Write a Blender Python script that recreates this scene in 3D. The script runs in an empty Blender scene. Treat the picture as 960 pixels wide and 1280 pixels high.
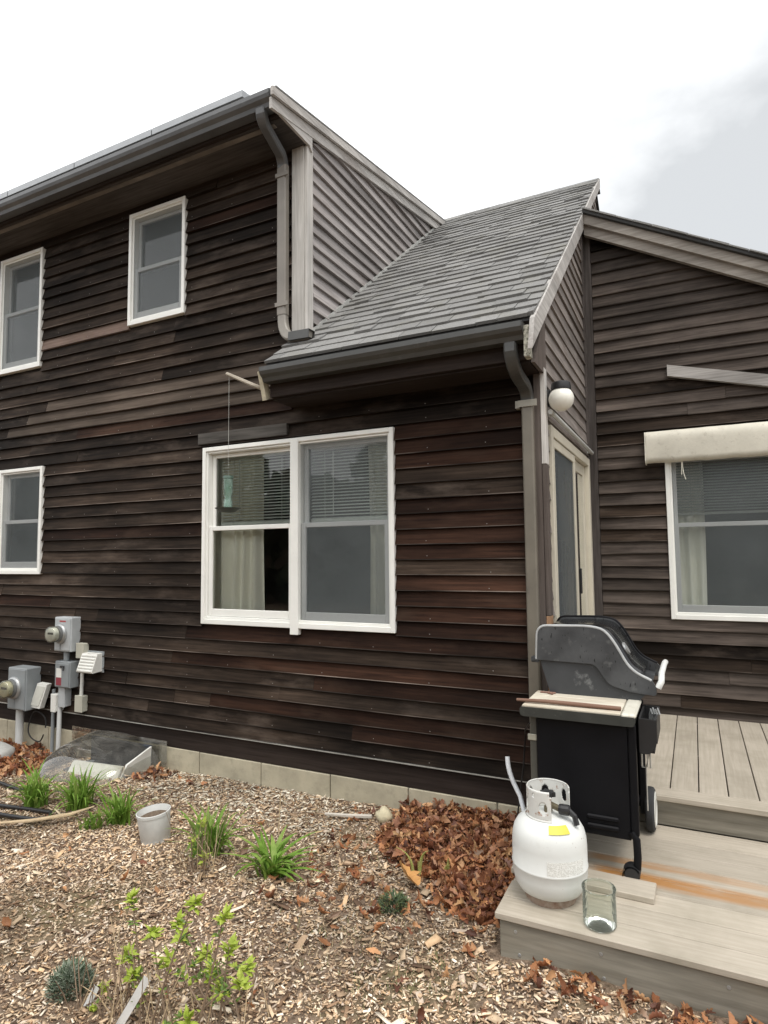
import bpy, math, random
import numpy as np
from mathutils import Vector, Matrix
rnd = random.Random(7)
nrng = np.random.RandomState(7)
SC = bpy.context.scene
COL = SC.collection
rad = math.radians

# ------------------------------------------------------------------ camera
cam = bpy.data.cameras.new('camera')
cam.sensor_fit = 'VERTICAL'; cam.sensor_height = 36.0; cam.lens = 777.0 / 1280.0 * 36.0
cam.clip_start = 0.05; cam.clip_end = 2000
camo = bpy.data.objects.new('camera', cam); COL.objects.link(camo)
yaw, pitch, roll = rad(-26.37), rad(4.16), rad(-0.57)
fwd = Vector((math.sin(yaw)*math.cos(pitch), math.cos(yaw)*math.cos(pitch), math.sin(pitch)))
rgt = Vector((math.cos(yaw), -math.sin(yaw), 0)); up = rgt.cross(fwd)
r2 = rgt*math.cos(roll) + up*math.sin(roll); u2 = -rgt*math.sin(roll) + up*math.cos(roll)
M = Matrix((r2, u2, -fwd)).transposed().to_4x4(); M.translation = (0, 0, 1.64)
camo.matrix_world = M
SC.camera = camo

# ------------------------------------------------------------------ sky, sun, exposure
SUN_EL, SUN_AZ = 64.0, 140.0          # azimuth from +Y (north) towards +X
wd = bpy.data.worlds.new('World'); SC.world = wd; wd.use_nodes = True
nt = wd.node_tree; N = nt.nodes; L = nt.links
N.clear()
wo = N.new('ShaderNodeOutputWorld'); bg = N.new('ShaderNodeBackground'); L.new(bg.outputs[0], wo.inputs[0])
bg.inputs[1].default_value = 0.1
sky = N.new('ShaderNodeTexSky'); sky.sky_type = 'NISHITA'; sky.sun_disc = False
sky.sun_elevation = rad(SUN_EL); sky.sun_rotation = rad(SUN_AZ); sky.air_density = 1.0; sky.dust_density = 3.0
tc = N.new('ShaderNodeTexCoord')
n1 = N.new('ShaderNodeTexNoise'); n1.inputs['Scale'].default_value = 2.6; n1.inputs['Detail'].default_value = 6; n1.inputs['Roughness'].default_value = .55
mp = N.new('ShaderNodeMapping'); mp.inputs['Location'].default_value = (0.35, 0.1, 0.2); mp.inputs['Scale'].default_value = (1, 1, 1.6)
L.new(tc.outputs['Generated'], mp.inputs[0]); L.new(mp.outputs[0], n1.inputs['Vector'])
dp = N.new('ShaderNodeVectorMath'); dp.operation = 'DOT_PRODUCT'; dp.inputs[1].default_value = (0.415, 0.739, -0.655)
L.new(tc.outputs['Generated'], dp.inputs[0])
ad = N.new('ShaderNodeMath'); ad.operation = 'MULTIPLY_ADD'; ad.inputs[1].default_value = 0.42
L.new(n1.outputs['Fac'], ad.inputs[0]); L.new(dp.outputs['Value'], ad.inputs[2])
cr = N.new('ShaderNodeValToRGB'); cr.color_ramp.elements[0].position = .33; cr.color_ramp.elements[1].position = .54
cr.color_ramp.elements[0].color = (1, 1, 1, 1); cr.color_ramp.elements[1].color = (0, 0, 0, 1)
L.new(ad.outputs[0], cr.inputs[0])
cm = N.new('ShaderNodeMix'); cm.data_type = 'RGBA'
cm.inputs['A'].default_value = (5.35, 5.5, 5.6, 1); cm.inputs['B'].default_value = (12.5, 12.6, 12.6, 1)
L.new(cr.outputs[0], cm.inputs['Factor'])
mx = N.new('ShaderNodeMix'); mx.data_type = 'RGBA'; mx.inputs['Factor'].default_value = 0.92
L.new(sky.outputs[0], mx.inputs['A']); L.new(cm.outputs['Result'], mx.inputs['B']); L.new(mx.outputs['Result'], bg.inputs[0])
sl = bpy.data.lights.new('sun', 'SUN'); sl.energy = 1.4; sl.angle = rad(25); sl.color = (1, .95, .88)
so = bpy.data.objects.new('sun', sl); COL.objects.link(so)
sd = Vector((math.sin(rad(SUN_AZ))*math.cos(rad(SUN_EL)), math.cos(rad(SUN_AZ))*math.cos(rad(SUN_EL)), math.sin(rad(SUN_EL))))
so.rotation_euler = sd.to_track_quat('Z', 'Y').to_euler(); so.location = (4, 4, 12)
vs = SC.view_settings; vs.view_transform = 'Standard'; vs.look = 'None'; vs.exposure = 0.55; vs.gamma = 1; vs.use_curve_mapping = False
SC.cycles.max_bounces = 8; SC.cycles.transparent_max_bounces = 16; SC.cycles.use_denoising = True

# ------------------------------------------------------------------ helpers
ORG = {}
def vec(v): return Vector(v)
class MB:
    def __init__(s): s.v = []; s.f = []; s.m = []
    def add(s, vs_, fs, mi=0):
        b = len(s.v); s.v += [tuple(p) for p in vs_]
        for f in fs: s.f.append(tuple(b+i for i in f)); s.m.append(mi)
        return s
    def box(s, x0, x1, y0, y1, z0, z1, mi=0, bev=0.0):
        if bev > 0:
            b = min(bev, (x1-x0)*.45, (y1-y0)*.45, (z1-z0)*.45)
            xs, ys, zs = (x0, x1), (y0, y1), (z0, z1); vs_ = []; idx = {}
            for i in (0, 1):
                for j in (0, 1):
                    for k in (0, 1):
                        for a in range(3):
                            p = [xs[i], ys[j], zs[k]]; o = [b*(1-2*i), b*(1-2*j), b*(1-2*k)]
                            for q in range(3):
                                if q != a: p[q] += o[q]
                            # vertex lying on face of axis a: coordinate a at the extreme
                            idx[(i, j, k, a)] = len(vs_); vs_.append(p)
            fs = []
            for a in range(3):
                for e in (0, 1):
                    o = [c for c in range(3) if c != a]; q = []
                    for (m, n) in ((0, 0), (1, 0), (1, 1), (0, 1)):
                        t = [0, 0, 0]; t[a] = e; t[o[0]] = m; t[o[1]] = n; q.append(idx[(*t, a)])
                    fs.append(q)
            for a in range(3):               # edge chamfers along axis a
                o = [c for c in range(3) if c != a]
                for m in (0, 1):
                    for n in (0, 1):
                        t0 = [0, 0, 0]; t0[o[0]] = m; t0[o[1]] = n; t1 = list(t0); t1[a] = 1
                        fs.append([idx[(*t0, o[0])], idx[(*t1, o[0])], idx[(*t1, o[1])], idx[(*t0, o[1])]])
            for i in (0, 1):
                for j in (0, 1):
                    for k in (0, 1): fs.append([idx[(i, j, k, 0)], idx[(i, j, k, 1)], idx[(i, j, k, 2)]])
            return s.add(vs_, fs, mi)
        v = [(x, y, z) for x in (x0, x1) for y in (y0, y1) for z in (z0, z1)]
        return s.add(v, [(0, 1, 3, 2), (4, 6, 7, 5), (0, 4, 5, 1), (2, 3, 7, 6), (0, 2, 6, 4), (1, 5, 7, 3)], mi)
    def prism(s, poly, axis, a0, a1, mi=0):
        n = len(poly); v = []
        for a in (a0, a1):
            for p in poly: v.append({'x': (a, p[0], p[1]), 'y': (p[0], a, p[1]), 'z': (p[0], p[1], a)}[axis])
        fs = [tuple(range(n)), tuple(range(2*n-1, n-1, -1))] + [(i, (i+1) % n, n+(i+1) % n, n+i) for i in range(n)]
        return s.add(v, fs, mi)
    def hexa(s, b4, t4, mi=0):
        return s.add(list(b4)+list(t4), [(3, 2, 1, 0), (4, 5, 6, 7), (0, 1, 5, 4), (1, 2, 6, 5), (2, 3, 7, 6), (3, 0, 4, 7)], mi)
    def lathe(s, prof, c=(0, 0, 0), n=32, axis='z', mi=0, a0=0.0, a1=2*math.pi, close=True):
        full = abs(a1-a0-2*math.pi) < 1e-6; m = n if full else n+1; v = []
        for r, h in prof:
            for i in range(m):
                a = a0+(a1-a0)*i/n; x, y = r*math.cos(a), r*math.sin(a)
                p = {'z': (x, y, h), 'y': (x, h, y), 'x': (h, x, y)}[axis]
                v.append((c[0]+p[0], c[1]+p[1], c[2]+p[2]))
        fs = []
        for j in range(len(prof)-1):
            for i in range(n):
                k = (i+1) % m; fs.append((j*m+i, j*m+k, (j+1)*m+k, (j+1)*m+i))
        if close and full:
            fs.append(tuple(reversed(range(m)))); fs.append(tuple(range((len(prof)-1)*m, len(prof)*m)))
        return s.add(v, fs, mi)
    def sphere(s, c, r, nu=20, nv=12, sc=(1, 1, 1), mi=0):
        v = []; fs = []
        for j in range(nv+1):
            t = math.pi*j/nv
            for i in range(nu):
                a = 2*math.pi*i/nu
                v.append((c[0]+r*sc[0]*math.sin(t)*math.cos(a), c[1]+r*sc[1]*math.sin(t)*math.sin(a), c[2]+r*sc[2]*math.cos(t)))
        for j in range(nv):
            for i in range(nu): fs.append((j*nu+i, (j+1)*nu+i, (j+1)*nu+(i+1) % nu, j*nu+(i+1) % nu))
        return s.add(v, fs, mi)
    def sweep(s, path, sec, cap=True, ref=None, mi=0, scales=None):
        P = [vec(p) for p in path]; n = len(sec); v = []; u = None
        for i, p in enumerate(P):
            t = (P[min(i+1, len(P)-1)]-P[max(i-1, 0)]).normalized()
            if u is None:
                r0 = vec(ref) if ref else (Vector((0, 0, 1)) if abs(t.z) < .9 else Vector((1, 0, 0)))
                u = (r0-t*r0.dot(t)).normalized()
            else: u = (u-t*u.dot(t)).normalized()
            w = t.cross(u); k = scales[i] if scales else 1
            for a, b in sec: v.append(p+(u*a+w*b)*k)
        fs = [(j*n+i, j*n+(i+1) % n, (j+1)*n+(i+1) % n, (j+1)*n+i) for j in range(len(P)-1) for i in range(n)]
        if cap: fs += [tuple(reversed(range(n))), tuple(range((len(P)-1)*n, len(P)*n))]
        return s.add(v, fs, mi)
    def tube(s, path, r, n=8, mi=0, scales=None, ref=None):
        return s.sweep(path, [(r*math.cos(2*math.pi*i/n), r*math.sin(2*math.pi*i/n)) for i in range(n)], mi=mi, scales=scales, ref=ref)
    def mesh(s, name, off=(0, 0, 0)):
        me = bpy.data.meshes.new(name)
        me.from_pydata([(a-off[0], b-off[1], c-off[2]) for a, b, c in s.v], [], s.f)
        if any(s.m): me.polygons.foreach_set('material_index', s.m)
        me.update(); return me

def fixn(me):
    import bmesh
    bm = bmesh.new(); bm.from_mesh(me); bmesh.ops.recalc_face_normals(bm, faces=bm.faces); bm.to_mesh(me); bm.free()
def smooth(me, ang=35):
    fixn(me)
    me.polygons.foreach_set('use_smooth', [True]*len(me.polygons))
    try: me.set_sharp_from_angle(angle=rad(ang))
    except Exception: pass
def tag(o, label=None, cat=None, group=None, kind=None):
    if label: o['label'] = label
    if cat: o['category'] = cat
    if group: o['group'] = group
    if kind: o['kind'] = kind
    return o
def empty(name, loc, label=None, cat=None, group=None):
    o = bpy.data.objects.new(name, None); o.location = loc; o.empty_display_size = .1
    COL.objects.link(o); ORG[o.name] = Vector(loc); return tag(o, label, cat, group)
def link(name, me, mat, parent=None, loc=(0, 0, 0)):
    o = bpy.data.objects.new(name, me); COL.objects.link(o); o.location = loc
    for m in (mat if isinstance(mat, (list, tuple)) else [mat]):
        if len(me.materials) < (len(mat) if isinstance(mat, (list, tuple)) else 1): me.materials.append(m)
    if parent: o.parent = parent
    return o
def build(name, mb, mat, parent=None, sm=None, org=None):
    """world-space geometry; the object keeps its place relative to its thing"""
    off = ORG[parent.name] if parent else (vec(org) if org else Vector((0, 0, 0)))
    me = mb.mesh(name, off)
    if sm: smooth(me, sm)
    else: fixn(me)
    o = link(name, me, mat, parent, (0, 0, 0) if parent else off)
    ORG[o.name] = off
    return o
def place(name, me, mat, parent, loc, rot=(0, 0, 0), scale=(1, 1, 1)):
    off = ORG[parent.name] if parent else Vector((0, 0, 0))
    o = link(name, me, mat, parent, vec(loc)-off); o.rotation_euler = rot; o.scale = scale; ORG[o.name] = vec(loc)
    return o

# ------------------------------------------------------------------ materials
MATS = {}
def nodes(name):
    m = bpy.data.materials.new(name); m.use_nodes = True; MATS[name] = m
    t = m.node_tree; return m, t, t.nodes, t.links, t.nodes['Principled BSDF']
def lin(t, a, b, fac):
    x = t.nodes.new('ShaderNodeMix'); x.data_type = 'RGBA'
    for k, val in (('A', a), ('B', b), ('Factor', fac)):
        if hasattr(val, 'is_linked') or isinstance(val, bpy.types.NodeSocket): t.links.new(val, x.inputs[k])
        elif k == 'Factor': x.inputs[k].default_value = val
        else: x.inputs[k].default_value = (*val, 1)
    return x.outputs['Result']
def noise(t, vecsock, scale, detail=4, rough=.55):
    n = t.nodes.new('ShaderNodeTexNoise'); n.inputs['Scale'].default_value = scale; n.inputs['Detail'].default_value = detail; n.inputs['Roughness'].default_value = rough
    if vecsock is not None: t.links.new(vecsock, n.inputs['Vector'])
    return n.outputs['Fac']
def ramp(t, s, p0, p1, c0=(0, 0, 0), c1=(1, 1, 1)):
    r = t.nodes.new('ShaderNodeValToRGB'); e = r.color_ramp.elements
    e[0].position = p0; e[1].position = p1; e[0].color = (*c0, 1); e[1].color = (*c1, 1); t.links.new(s, r.inputs[0]); return r.outputs[0]
def mathn(t, op, a, b):
    n = t.nodes.new('ShaderNodeMath'); n.operation = op
    for i, x in enumerate((a, b)):
        if isinstance(x, bpy.types.NodeSocket): t.links.new(x, n.inputs[i])
        else: n.inputs[i].default_value = x
    return n.outputs[0]
def posn(t, sc=(1, 1, 1), jitter=0.0):
    g = t.nodes.new('ShaderNodeNewGeometry'); m = t.nodes.new('ShaderNodeMapping'); m.inputs['Scale'].default_value = sc
    t.links.new(g.outputs['Position'], m.inputs[0])
    if jitter:
        oi = t.nodes.new('ShaderNodeObjectInfo'); k = mathn(t, 'MULTIPLY', oi.outputs['Random'], jitter)
        cb = t.nodes.new('ShaderNodeCombineXYZ')
        for i in range(3): t.links.new(k, cb.inputs[i])
        t.links.new(cb.outputs[0], m.inputs['Location'])
    return m.outputs[0]
def bump(t, L_, b, h, strength, dist=.01):
    n = t.nodes.new('ShaderNodeBump'); n.inputs['Strength'].default_value = strength; n.inputs['Distance'].default_value = dist
    L_.new(h, n.inputs['Height']); L_.new(n.outputs[0], b.inputs['Normal'])
def plain(name, c, rough=.55, var=.25, scale=9, metal=0, spec=.5, bmp=.15, c2=None, dirt=None, dirtamt=(.55, .75), coat=0):
    m, t, N_, L_, b = nodes(name); p = posn(t)
    n = noise(t, p, scale, 6, .6)
    lo = tuple(x*(1-var) for x in c) if c2 is None else c2
    col = lin(t, lo, tuple(min(1, x*(1+var*.5)) for x in c), ramp(t, n, .3, .7))
    if dirt:
        n2 = noise(t, p, scale*2.7, 8, .7); col = lin(t, col, dirt, ramp(t, n2, *dirtamt))
    L_.new(col, b.inputs['Base Color']); b.inputs['Roughness'].default_value = rough; b.inputs['Metallic'].default_value = metal
    b.inputs['Specular IOR Level'].default_value = spec; b.inputs['Coat Weight'].default_value = coat
    if bmp: bump(t, L_, b, noise(t, p, scale*8, 3), bmp, .003)
    return m
def wood(name, dark, light, axis, rough=.75, objvar=.5, grain=(2.2, 60), knots=.35, bmp=.35, blot=(.35, .75), spec=.12, fade=None, stain=0.0):
    m, t, N_, L_, b = nodes(name)
    sc = [grain[1]]*3; sc['xyz'.index(axis)] = grain[0]
    p = posn(t, tuple(sc), 37.0)
    g = noise(t, p, 1.0, 6, .65)
    big = [1.8]*3; big['xyz'.index(axis)] = .55
    p2 = posn(t, tuple(big), 19.0); bl = noise(t, p2, 1.6, 4, .6)
    col = lin(t, dark, light, ramp(t, g, .28, .72))
    oi = N_.new('ShaderNodeObjectInfo')
    f = mathn(t, 'ADD', mathn(t, 'MULTIPLY', oi.outputs['Random'], objvar), 1-objvar*.5)
    f2 = mathn(t, 'MULTIPLY', f, mathn(t, 'ADD', mathn(t, 'MULTIPLY', ramp(t, bl, *blot), knots*2), 1-knots))
    h = N_.new('ShaderNodeVectorMath'); h.operation = 'SCALE'; L_.new(col, h.inputs[0]); L_.new(f2, h.inputs['Scale'])
    out = h.outputs[0]
    if fade:
        out = lin(t, out, fade, ramp(t, noise(t, p2, 2.3, 6, .65), .52, .8))
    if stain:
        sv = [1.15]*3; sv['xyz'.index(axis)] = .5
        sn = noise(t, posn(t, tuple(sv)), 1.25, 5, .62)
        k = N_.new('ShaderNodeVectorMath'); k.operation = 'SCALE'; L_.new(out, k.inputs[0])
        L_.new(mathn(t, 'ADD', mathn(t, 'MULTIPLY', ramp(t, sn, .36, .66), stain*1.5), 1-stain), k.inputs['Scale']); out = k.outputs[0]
    L_.new(out, b.inputs['Base Color']); b.inputs['Roughness'].default_value = rough; b.inputs['Specular IOR Level'].default_value = spec
    bump(t, L_, b, g, bmp, .002); return m
def attrmat(name, rough=.8, var=.3, scale=40, trans=0.0, spec=.2):
    m, t, N_, L_, b = nodes(name); a = N_.new('ShaderNodeAttribute'); a.attribute_name = 'col'
    n = noise(t, posn(t), scale, 5, .65)
    h = N_.new('ShaderNodeVectorMath'); h.operation = 'SCALE'; L_.new(a.outputs['Color'], h.inputs[0])
    L_.new(mathn(t, 'ADD', mathn(t, 'MULTIPLY', n, var*2), 1-var), h.inputs['Scale']); L_.new(h.outputs[0], b.inputs['Base Color'])
    b.inputs['Roughness'].default_value = rough; b.inputs['Specular IOR Level'].default_value = spec
    if trans:
        tr = N_.new('ShaderNodeBsdfTranslucent'); L_.new(h.outputs[0], tr.inputs[0]); ms = N_.new('ShaderNodeMixShader'); ms.inputs[0].default_value = trans
        L_.new(b.outputs[0], ms.inputs[1]); L_.new(tr.outputs[0], ms.inputs[2]); L_.new(ms.outputs[0], N_['Material Output'].inputs[0])
    return m
def leafmat(name, c1, c2, trans=.3, rough=.55):
    m, t, N_, L_, b = nodes(name); oi = N_.new('ShaderNodeObjectInfo')
    n = noise(t, posn(t), 30, 4)
    col = lin(t, c1, c2, ramp(t, n, .3, .7))
    L_.new(col, b.inputs['Base Color']); b.inputs['Roughness'].default_value = rough; b.inputs['Specular IOR Level'].default_value = .3
    tr = N_.new('ShaderNodeBsdfTranslucent'); L_.new(col, tr.inputs[0]); ms = N_.new('ShaderNodeMixShader'); ms.inputs[0].default_value = trans
    L_.new(b.outputs[0], ms.inputs[1]); L_.new(tr.outputs[0], ms.inputs[2]); L_.new(ms.outputs[0], N_['Material Output'].inputs[0])
    return m
def glassmat(name, tint=(1, 1, 1), ior=1.5, haze=0.0, hazecol=(.6, .62, .6), boost=1.0):
    m, t, N_, L_, b = nodes(name); N_.remove(b)
    fr = N_.new('ShaderNodeFresnel'); fr.inputs[0].default_value = ior
    tp = N_.new('ShaderNodeBsdfTransparent'); tp.inputs[0].default_value = (*tint, 1)
    gl = N_.new('ShaderNodeBsdfGlossy'); gl.inputs['Roughness'].default_value = .01; gl.inputs[0].default_value = (1, 1, 1, 1)
    ms = N_.new('ShaderNodeMixShader')
    fac = mathn(t, 'MINIMUM', mathn(t, 'MULTIPLY', fr.outputs[0], boost), 1.0)
    L_.new(fac, ms.inputs[0]); L_.new(tp.outputs[0], ms.inputs[1]); L_.new(gl.outputs[0], ms.inputs[2])
    out = ms.outputs[0]
    if haze:
        df = N_.new('ShaderNodeBsdfDiffuse'); df.inputs[0].default_value = (*hazecol, 1); m2 = N_.new('ShaderNodeMixShader')
        n = noise(t, posn(t), 6, 6, .65)
        L_.new(mathn(t, 'MULTIPLY', ramp(t, n, .25, .8), haze*2), m2.inputs[0]); L_.new(out, m2.inputs[1]); L_.new(df.outputs[0], m2.inputs[2]); out = m2.outputs[0]
    L_.new(out, N_['Material Output'].inputs[0]); return m
def screenmat(name, c, op):
    m, t, N_, L_, b = nodes(name); N_.remove(b)
    tp = N_.new('ShaderNodeBsdfTransparent'); df = N_.new('ShaderNodeBsdfDiffuse'); df.inputs[0].default_value = (*c, 1); ms = N_.new('ShaderNodeMixShader')
    n = noise(t, posn(t), 2.5, 3)
    L_.new(mathn(t, 'ADD', mathn(t, 'MULTIPLY', n, .3), op-.15), ms.inputs[0])
    L_.new(tp.outputs[0], ms.inputs[1]); L_.new(df.outputs[0], ms.inputs[2]); L_.new(ms.outputs[0], N_['Material Output'].inputs[0]); return m

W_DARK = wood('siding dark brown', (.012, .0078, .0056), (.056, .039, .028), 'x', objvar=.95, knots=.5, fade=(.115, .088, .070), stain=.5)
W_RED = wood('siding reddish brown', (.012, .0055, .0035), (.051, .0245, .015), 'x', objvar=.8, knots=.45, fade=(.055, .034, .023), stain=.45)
W_PALE = wood('siding faded board', (.055, .041, .031), (.125, .098, .078), 'x', objvar=.3, knots=.3, stain=.3)
W_TAN = wood('siding bare tan board', (.13, .09, .072), (.24, .175, .145), 'x', objvar=.2, knots=.3)
W_WORN = wood('worn butt edge', (.018, .013, .010), (.16, .13, .11), 'x', objvar=.9, knots=.7, blot=(.48, .66))
W_WING = wood('siding wing brown', (.042, .033, .028), (.14, .113, .096), 'x', objvar=.55, knots=.45, fade=(.14, .115, .10), stain=.35)
W_GREYY = wood('weathered grey siding', (.20, .18, .175), (.40, .375, .365), 'y', objvar=.4, knots=.35, fade=(.17, .14, .125))
W_DOORY = wood('weathered brown grey siding', (.14, .12, .11), (.29, .26, .24), 'y', objvar=.5, knots=.4, fade=(.12, .09, .075))
W_WORNY = wood('worn butt edge grey', (.10, .085, .075), (.40, .37, .34), 'y', objvar=.6, knots=.5)
W_TRIMZ = wood('pale weathered corner board', (.36, .34, .315), (.62, .60, .57), 'z', objvar=.1, knots=.25)
W_TRIMB = wood('brown corner board', (.085, .068, .060), (.16, .135, .12), 'z', objvar=.1, knots=.2)
W_TRIMD = wood('dark corner trim', (.045, .038, .034), (.12, .105, .098), 'z', objvar=.1, knots=.3)
W_BARE = wood('bare orange wood', (.25, .14, .08), (.45, .29, .18), 'z', objvar=.1)
W_TRIMY = wood('weathered rake board', (.30, .285, .27), (.56, .54, .515), 'y', objvar=.2, knots=.3, fade=(.24, .21, .19))
W_RAKEX = wood('wing rake board', (.22, .195, .17), (.42, .385, .345), 'x', objvar=.2, knots=.3)
W_SOFF = wood('dark soffit', (.018, .013, .011), (.045, .034, .029), 'x', objvar=.1, knots=.3)
W_BATTEN = wood('grey batten', (.22, .205, .19), (.46, .44, .42), 'x', objvar=.1, knots=.35, grain=(2, 90))
W_STICK = wood('grey stick', (.30, .26, .21), (.50, .45, .38), 'x', objvar=.1)
W_PT = wood('weathered treated lumber', (.16, .145, .115), (.36, .335, .28), 'x', objvar=.2, knots=.4, grain=(1.6, 26), fade=(.24, .21, .16))
W_TABLE = wood('worn table slats', (.42, .37, .29), (.70, .66, .56), 'x', objvar=.1, knots=.2, fade=(.30, .20, .13))
W_RSTICK = wood('reddish stick', (.13, .075, .055), (.24, .15, .11), 'x', objvar=.1)
M_WHITE = plain('white vinyl', (.84, .84, .80), .35, .06, 5, bmp=.02, dirt=(.52, .50, .43), dirtamt=(.66, .95))
M_SASH = plain('grey white sash behind screen', (.60, .61, .60), .4, .08, 5, bmp=.02)
M_ALM = plain('almond door frame', (.60, .56, .46), .4, .08, 6, bmp=.03, dirt=(.38, .33, .26), dirtamt=(.62, .9))
M_GUT = plain('dark bronze gutter', (.055, .055, .052), .38, .25, 4, spec=.6, bmp=.03, dirt=(.13, .125, .115), dirtamt=(.6, .9))
M_GUTB = plain('haze lightened bluish dormer gutter', (.105, .108, .112), .42, .25, 4, spec=.6, bmp=.03, dirt=(.15, .155, .165), dirtamt=(.6, .9))  # gutter tone lightened, with lens haze over the dormer eave put into the colour
M_DS = plain('brown downspout', (.17, .152, .122), .42, .18, 4, spec=.5, bmp=.03, dirt=(.11, .10, .085), dirtamt=(.55, .85))
M_DSG = plain('grey brown downspout', (.215, .195, .17), .42, .18, 4, spec=.5, bmp=.03)
M_FOUND = plain('painted concrete block', (.43, .39, .29), .85, .22, 5, bmp=.5, dirt=(.27, .25, .19), dirtamt=(.52, .8))
M_MORT = plain('block joint mortar', (.30, .28, .23), .9, .2, 9)
M_INT = plain('interior wall', (.22, .21, .19), .9, .1, 2, bmp=0)
M_GLASS = glassmat('window glass', (.965, .985, .97), 1.5, boost=1.5)
M_SCREEN = screenmat('insect screen', (.18, .20, .205), .40)
M_SCREEND = screenmat('dark door screen', (.10, .11, .115), .75)
M_CURT = plain('cream curtain', (.88, .87, .76), .9, .04, 3, bmp=.0)
M_BLIND = plain('blind slat', (.55, .57, .52), .6, .05, 3, bmp=.0)
M_BLACK = plain('black plastic', (.018, .018, .019), .45, .2, 8, bmp=.1)
M_STEEL = plain('galvanised steel', (.42, .43, .43), .4, .15, 9, metal=.6, bmp=.05)
def shingle_mat():
    m, t, N_, L_, b = nodes('asphalt shingle'); oi = N_.new('ShaderNodeObjectInfo')
    p = posn(t); g = noise(t, p, 260, 2, .7); bl = noise(t, p, 5, 5, .6)
    col = lin(t, (.12, .119, .116), (.265, .262, .255), ramp(t, g, .3, .7))
    col = lin(t, col, (.17, .165, .145), ramp(t, bl, .5, .8))
    h = N_.new('ShaderNodeVectorMath'); h.operation = 'SCALE'; L_.new(col, h.inputs[0])
    L_.new(mathn(t, 'ADD', mathn(t, 'MULTIPLY', oi.outputs['Random'], .32), .90), h.inputs['Scale'])
    L_.new(h.outputs[0], b.inputs['Base Color']); b.inputs['Roughness'].default_value = .9; b.inputs['Specular IOR Level'].default_value = .25
    bump(t, L_, b, g, .6, .004); return m
M_SH = shingle_mat()
M_UNDER = plain('roof underlay', (.05, .05, .05), .9, .2, 8)
def deck_mat(name, axis, rust=False):
    m, t, N_, L_, b = nodes(name)
    sc = [70]*3; sc['xyz'.index(axis)] = 3
    p = posn(t, tuple(sc), 23.); g = noise(t, p, 1, 4); pb = posn(t); bl = noise(t, pb, 4, 6, .6)
    col = lin(t, (.35, .31, .25), (.47, .42, .35), ramp(t, g, .25, .75))
    col = lin(t, col, (.28, .25, .195), ramp(t, bl, .45, .85))
    oi = N_.new('ShaderNodeObjectInfo'); h = N_.new('ShaderNodeVectorMath'); h.operation = 'SCALE'; L_.new(col, h.inputs[0])
    L_.new(mathn(t, 'ADD', mathn(t, 'MULTIPLY', oi.outputs['Random'], .18), .9), h.inputs['Scale']); col = h.outputs[0]
    if rust:   # two rust streaks that ran out from under the grill
        sx = N_.new('ShaderNodeSeparateXYZ'); L_.new(pb, sx.inputs[0])
        wob = noise(t, posn(t, (3, 14, 1)), 1, 4)
        for y0, w, x0, x1, amt in ((3.09, .075, -.46, 1.5, 1.0), (3.225, .05, -.5, .9, .7)):
            yy = mathn(t, 'ABSOLUTE', mathn(t, 'ADD', mathn(t, 'ADD', sx.outputs[1], mathn(t, 'MULTIPLY', wob, .05)), -(y0+.025)), 0)
            k = N_.new('ShaderNodeMapRange'); k.inputs[1].default_value = w; k.inputs[2].default_value = w*.35; k.interpolation_type = 'SMOOTHSTEP'; L_.new(yy, k.inputs[0])
            k2 = N_.new('ShaderNodeMapRange'); k2.inputs[1].default_value = x0-.06; k2.inputs[2].default_value = x0+.05; k2.interpolation_type = 'SMOOTHSTEP'; L_.new(sx.outputs[0], k2.inputs[0])
            k3 = N_.new('ShaderNodeMapRange'); k3.inputs[1].default_value = x1; k3.inputs[2].default_value = x0+.1; L_.new(sx.outputs[0], k3.inputs[0])
            fac = mathn(t, 'MULTIPLY', mathn(t, 'MULTIPLY', k.outputs[0], k2.outputs[0]), mathn(t, 'MULTIPLY', k3.outputs[0], amt))
            col = lin(t, col, (.36, .17, .05), mathn(t, 'MULTIPLY', fac, ramp(t, noise(t, posn(t, (5, 40, 1)), 1, 5, .7), .15, .5)))
    L_.new(col, b.inputs['Base Color']); b.inputs['Roughness'].default_value = .7; b.inputs['Specular IOR Level'].default_value = .3
    bump(t, L_, b, g, .2, .0015); return m
M_DECKX = deck_mat('composite deck board', 'x', True)
M_DECKY = deck_mat('composite deck board upper', 'y')

# ------------------------------------------------------------------ ground
def gz(x, y):
    xc = np.clip(x, -8, 0.6)
    z = .017*(xc+2.2)+.012*np.sin(2.3*x+1.1*y)+.010*np.sin(4.1*y-1.7*x+.6)+.006*np.sin(9*x+5*y)+.004*np.sin(14*y-8*x)
    far = np.clip((np.hypot(x+2, y-2.5)-8)/10, 0, 1)
    return z*(1-far)-.10*far
def axis_pts(lo, hi, step, far):
    a = list(np.arange(lo, hi+step/2, step)); q = []; d = step; x = hi
    while x < far: d *= 1.35; x += d; q.append(x)
    w = []; d = step; x = lo
    while x > -far: d *= 1.35; x -= d; w.append(x)
    return np.array(w[::-1]+a+q)
gx = axis_pts(-7.0, 1.5, .06, 400); gy = axis_pts(.6, 3.9, .06, 400)
GX, GY = np.meshgrid(gx, gy); GZ = gz(GX, GY)+np.where((GX > -7) & (GX < 1.5) & (GY > .6) & (GY < 3.9), nrng.normal(0, .004, GX.shape), 0)
me = bpy.data.meshes.new('ground'); nx, ny = len(gx), len(gy)
V = np.stack([GX, GY, GZ], -1).reshape(-1, 3)
ii = (np.arange(ny-1)[:, None]*nx+np.arange(nx-1)[None]).ravel()
me.from_pydata(V.tolist(), [], np.stack([ii, ii+1, ii+nx+1, ii+nx], -1).tolist())
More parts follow.
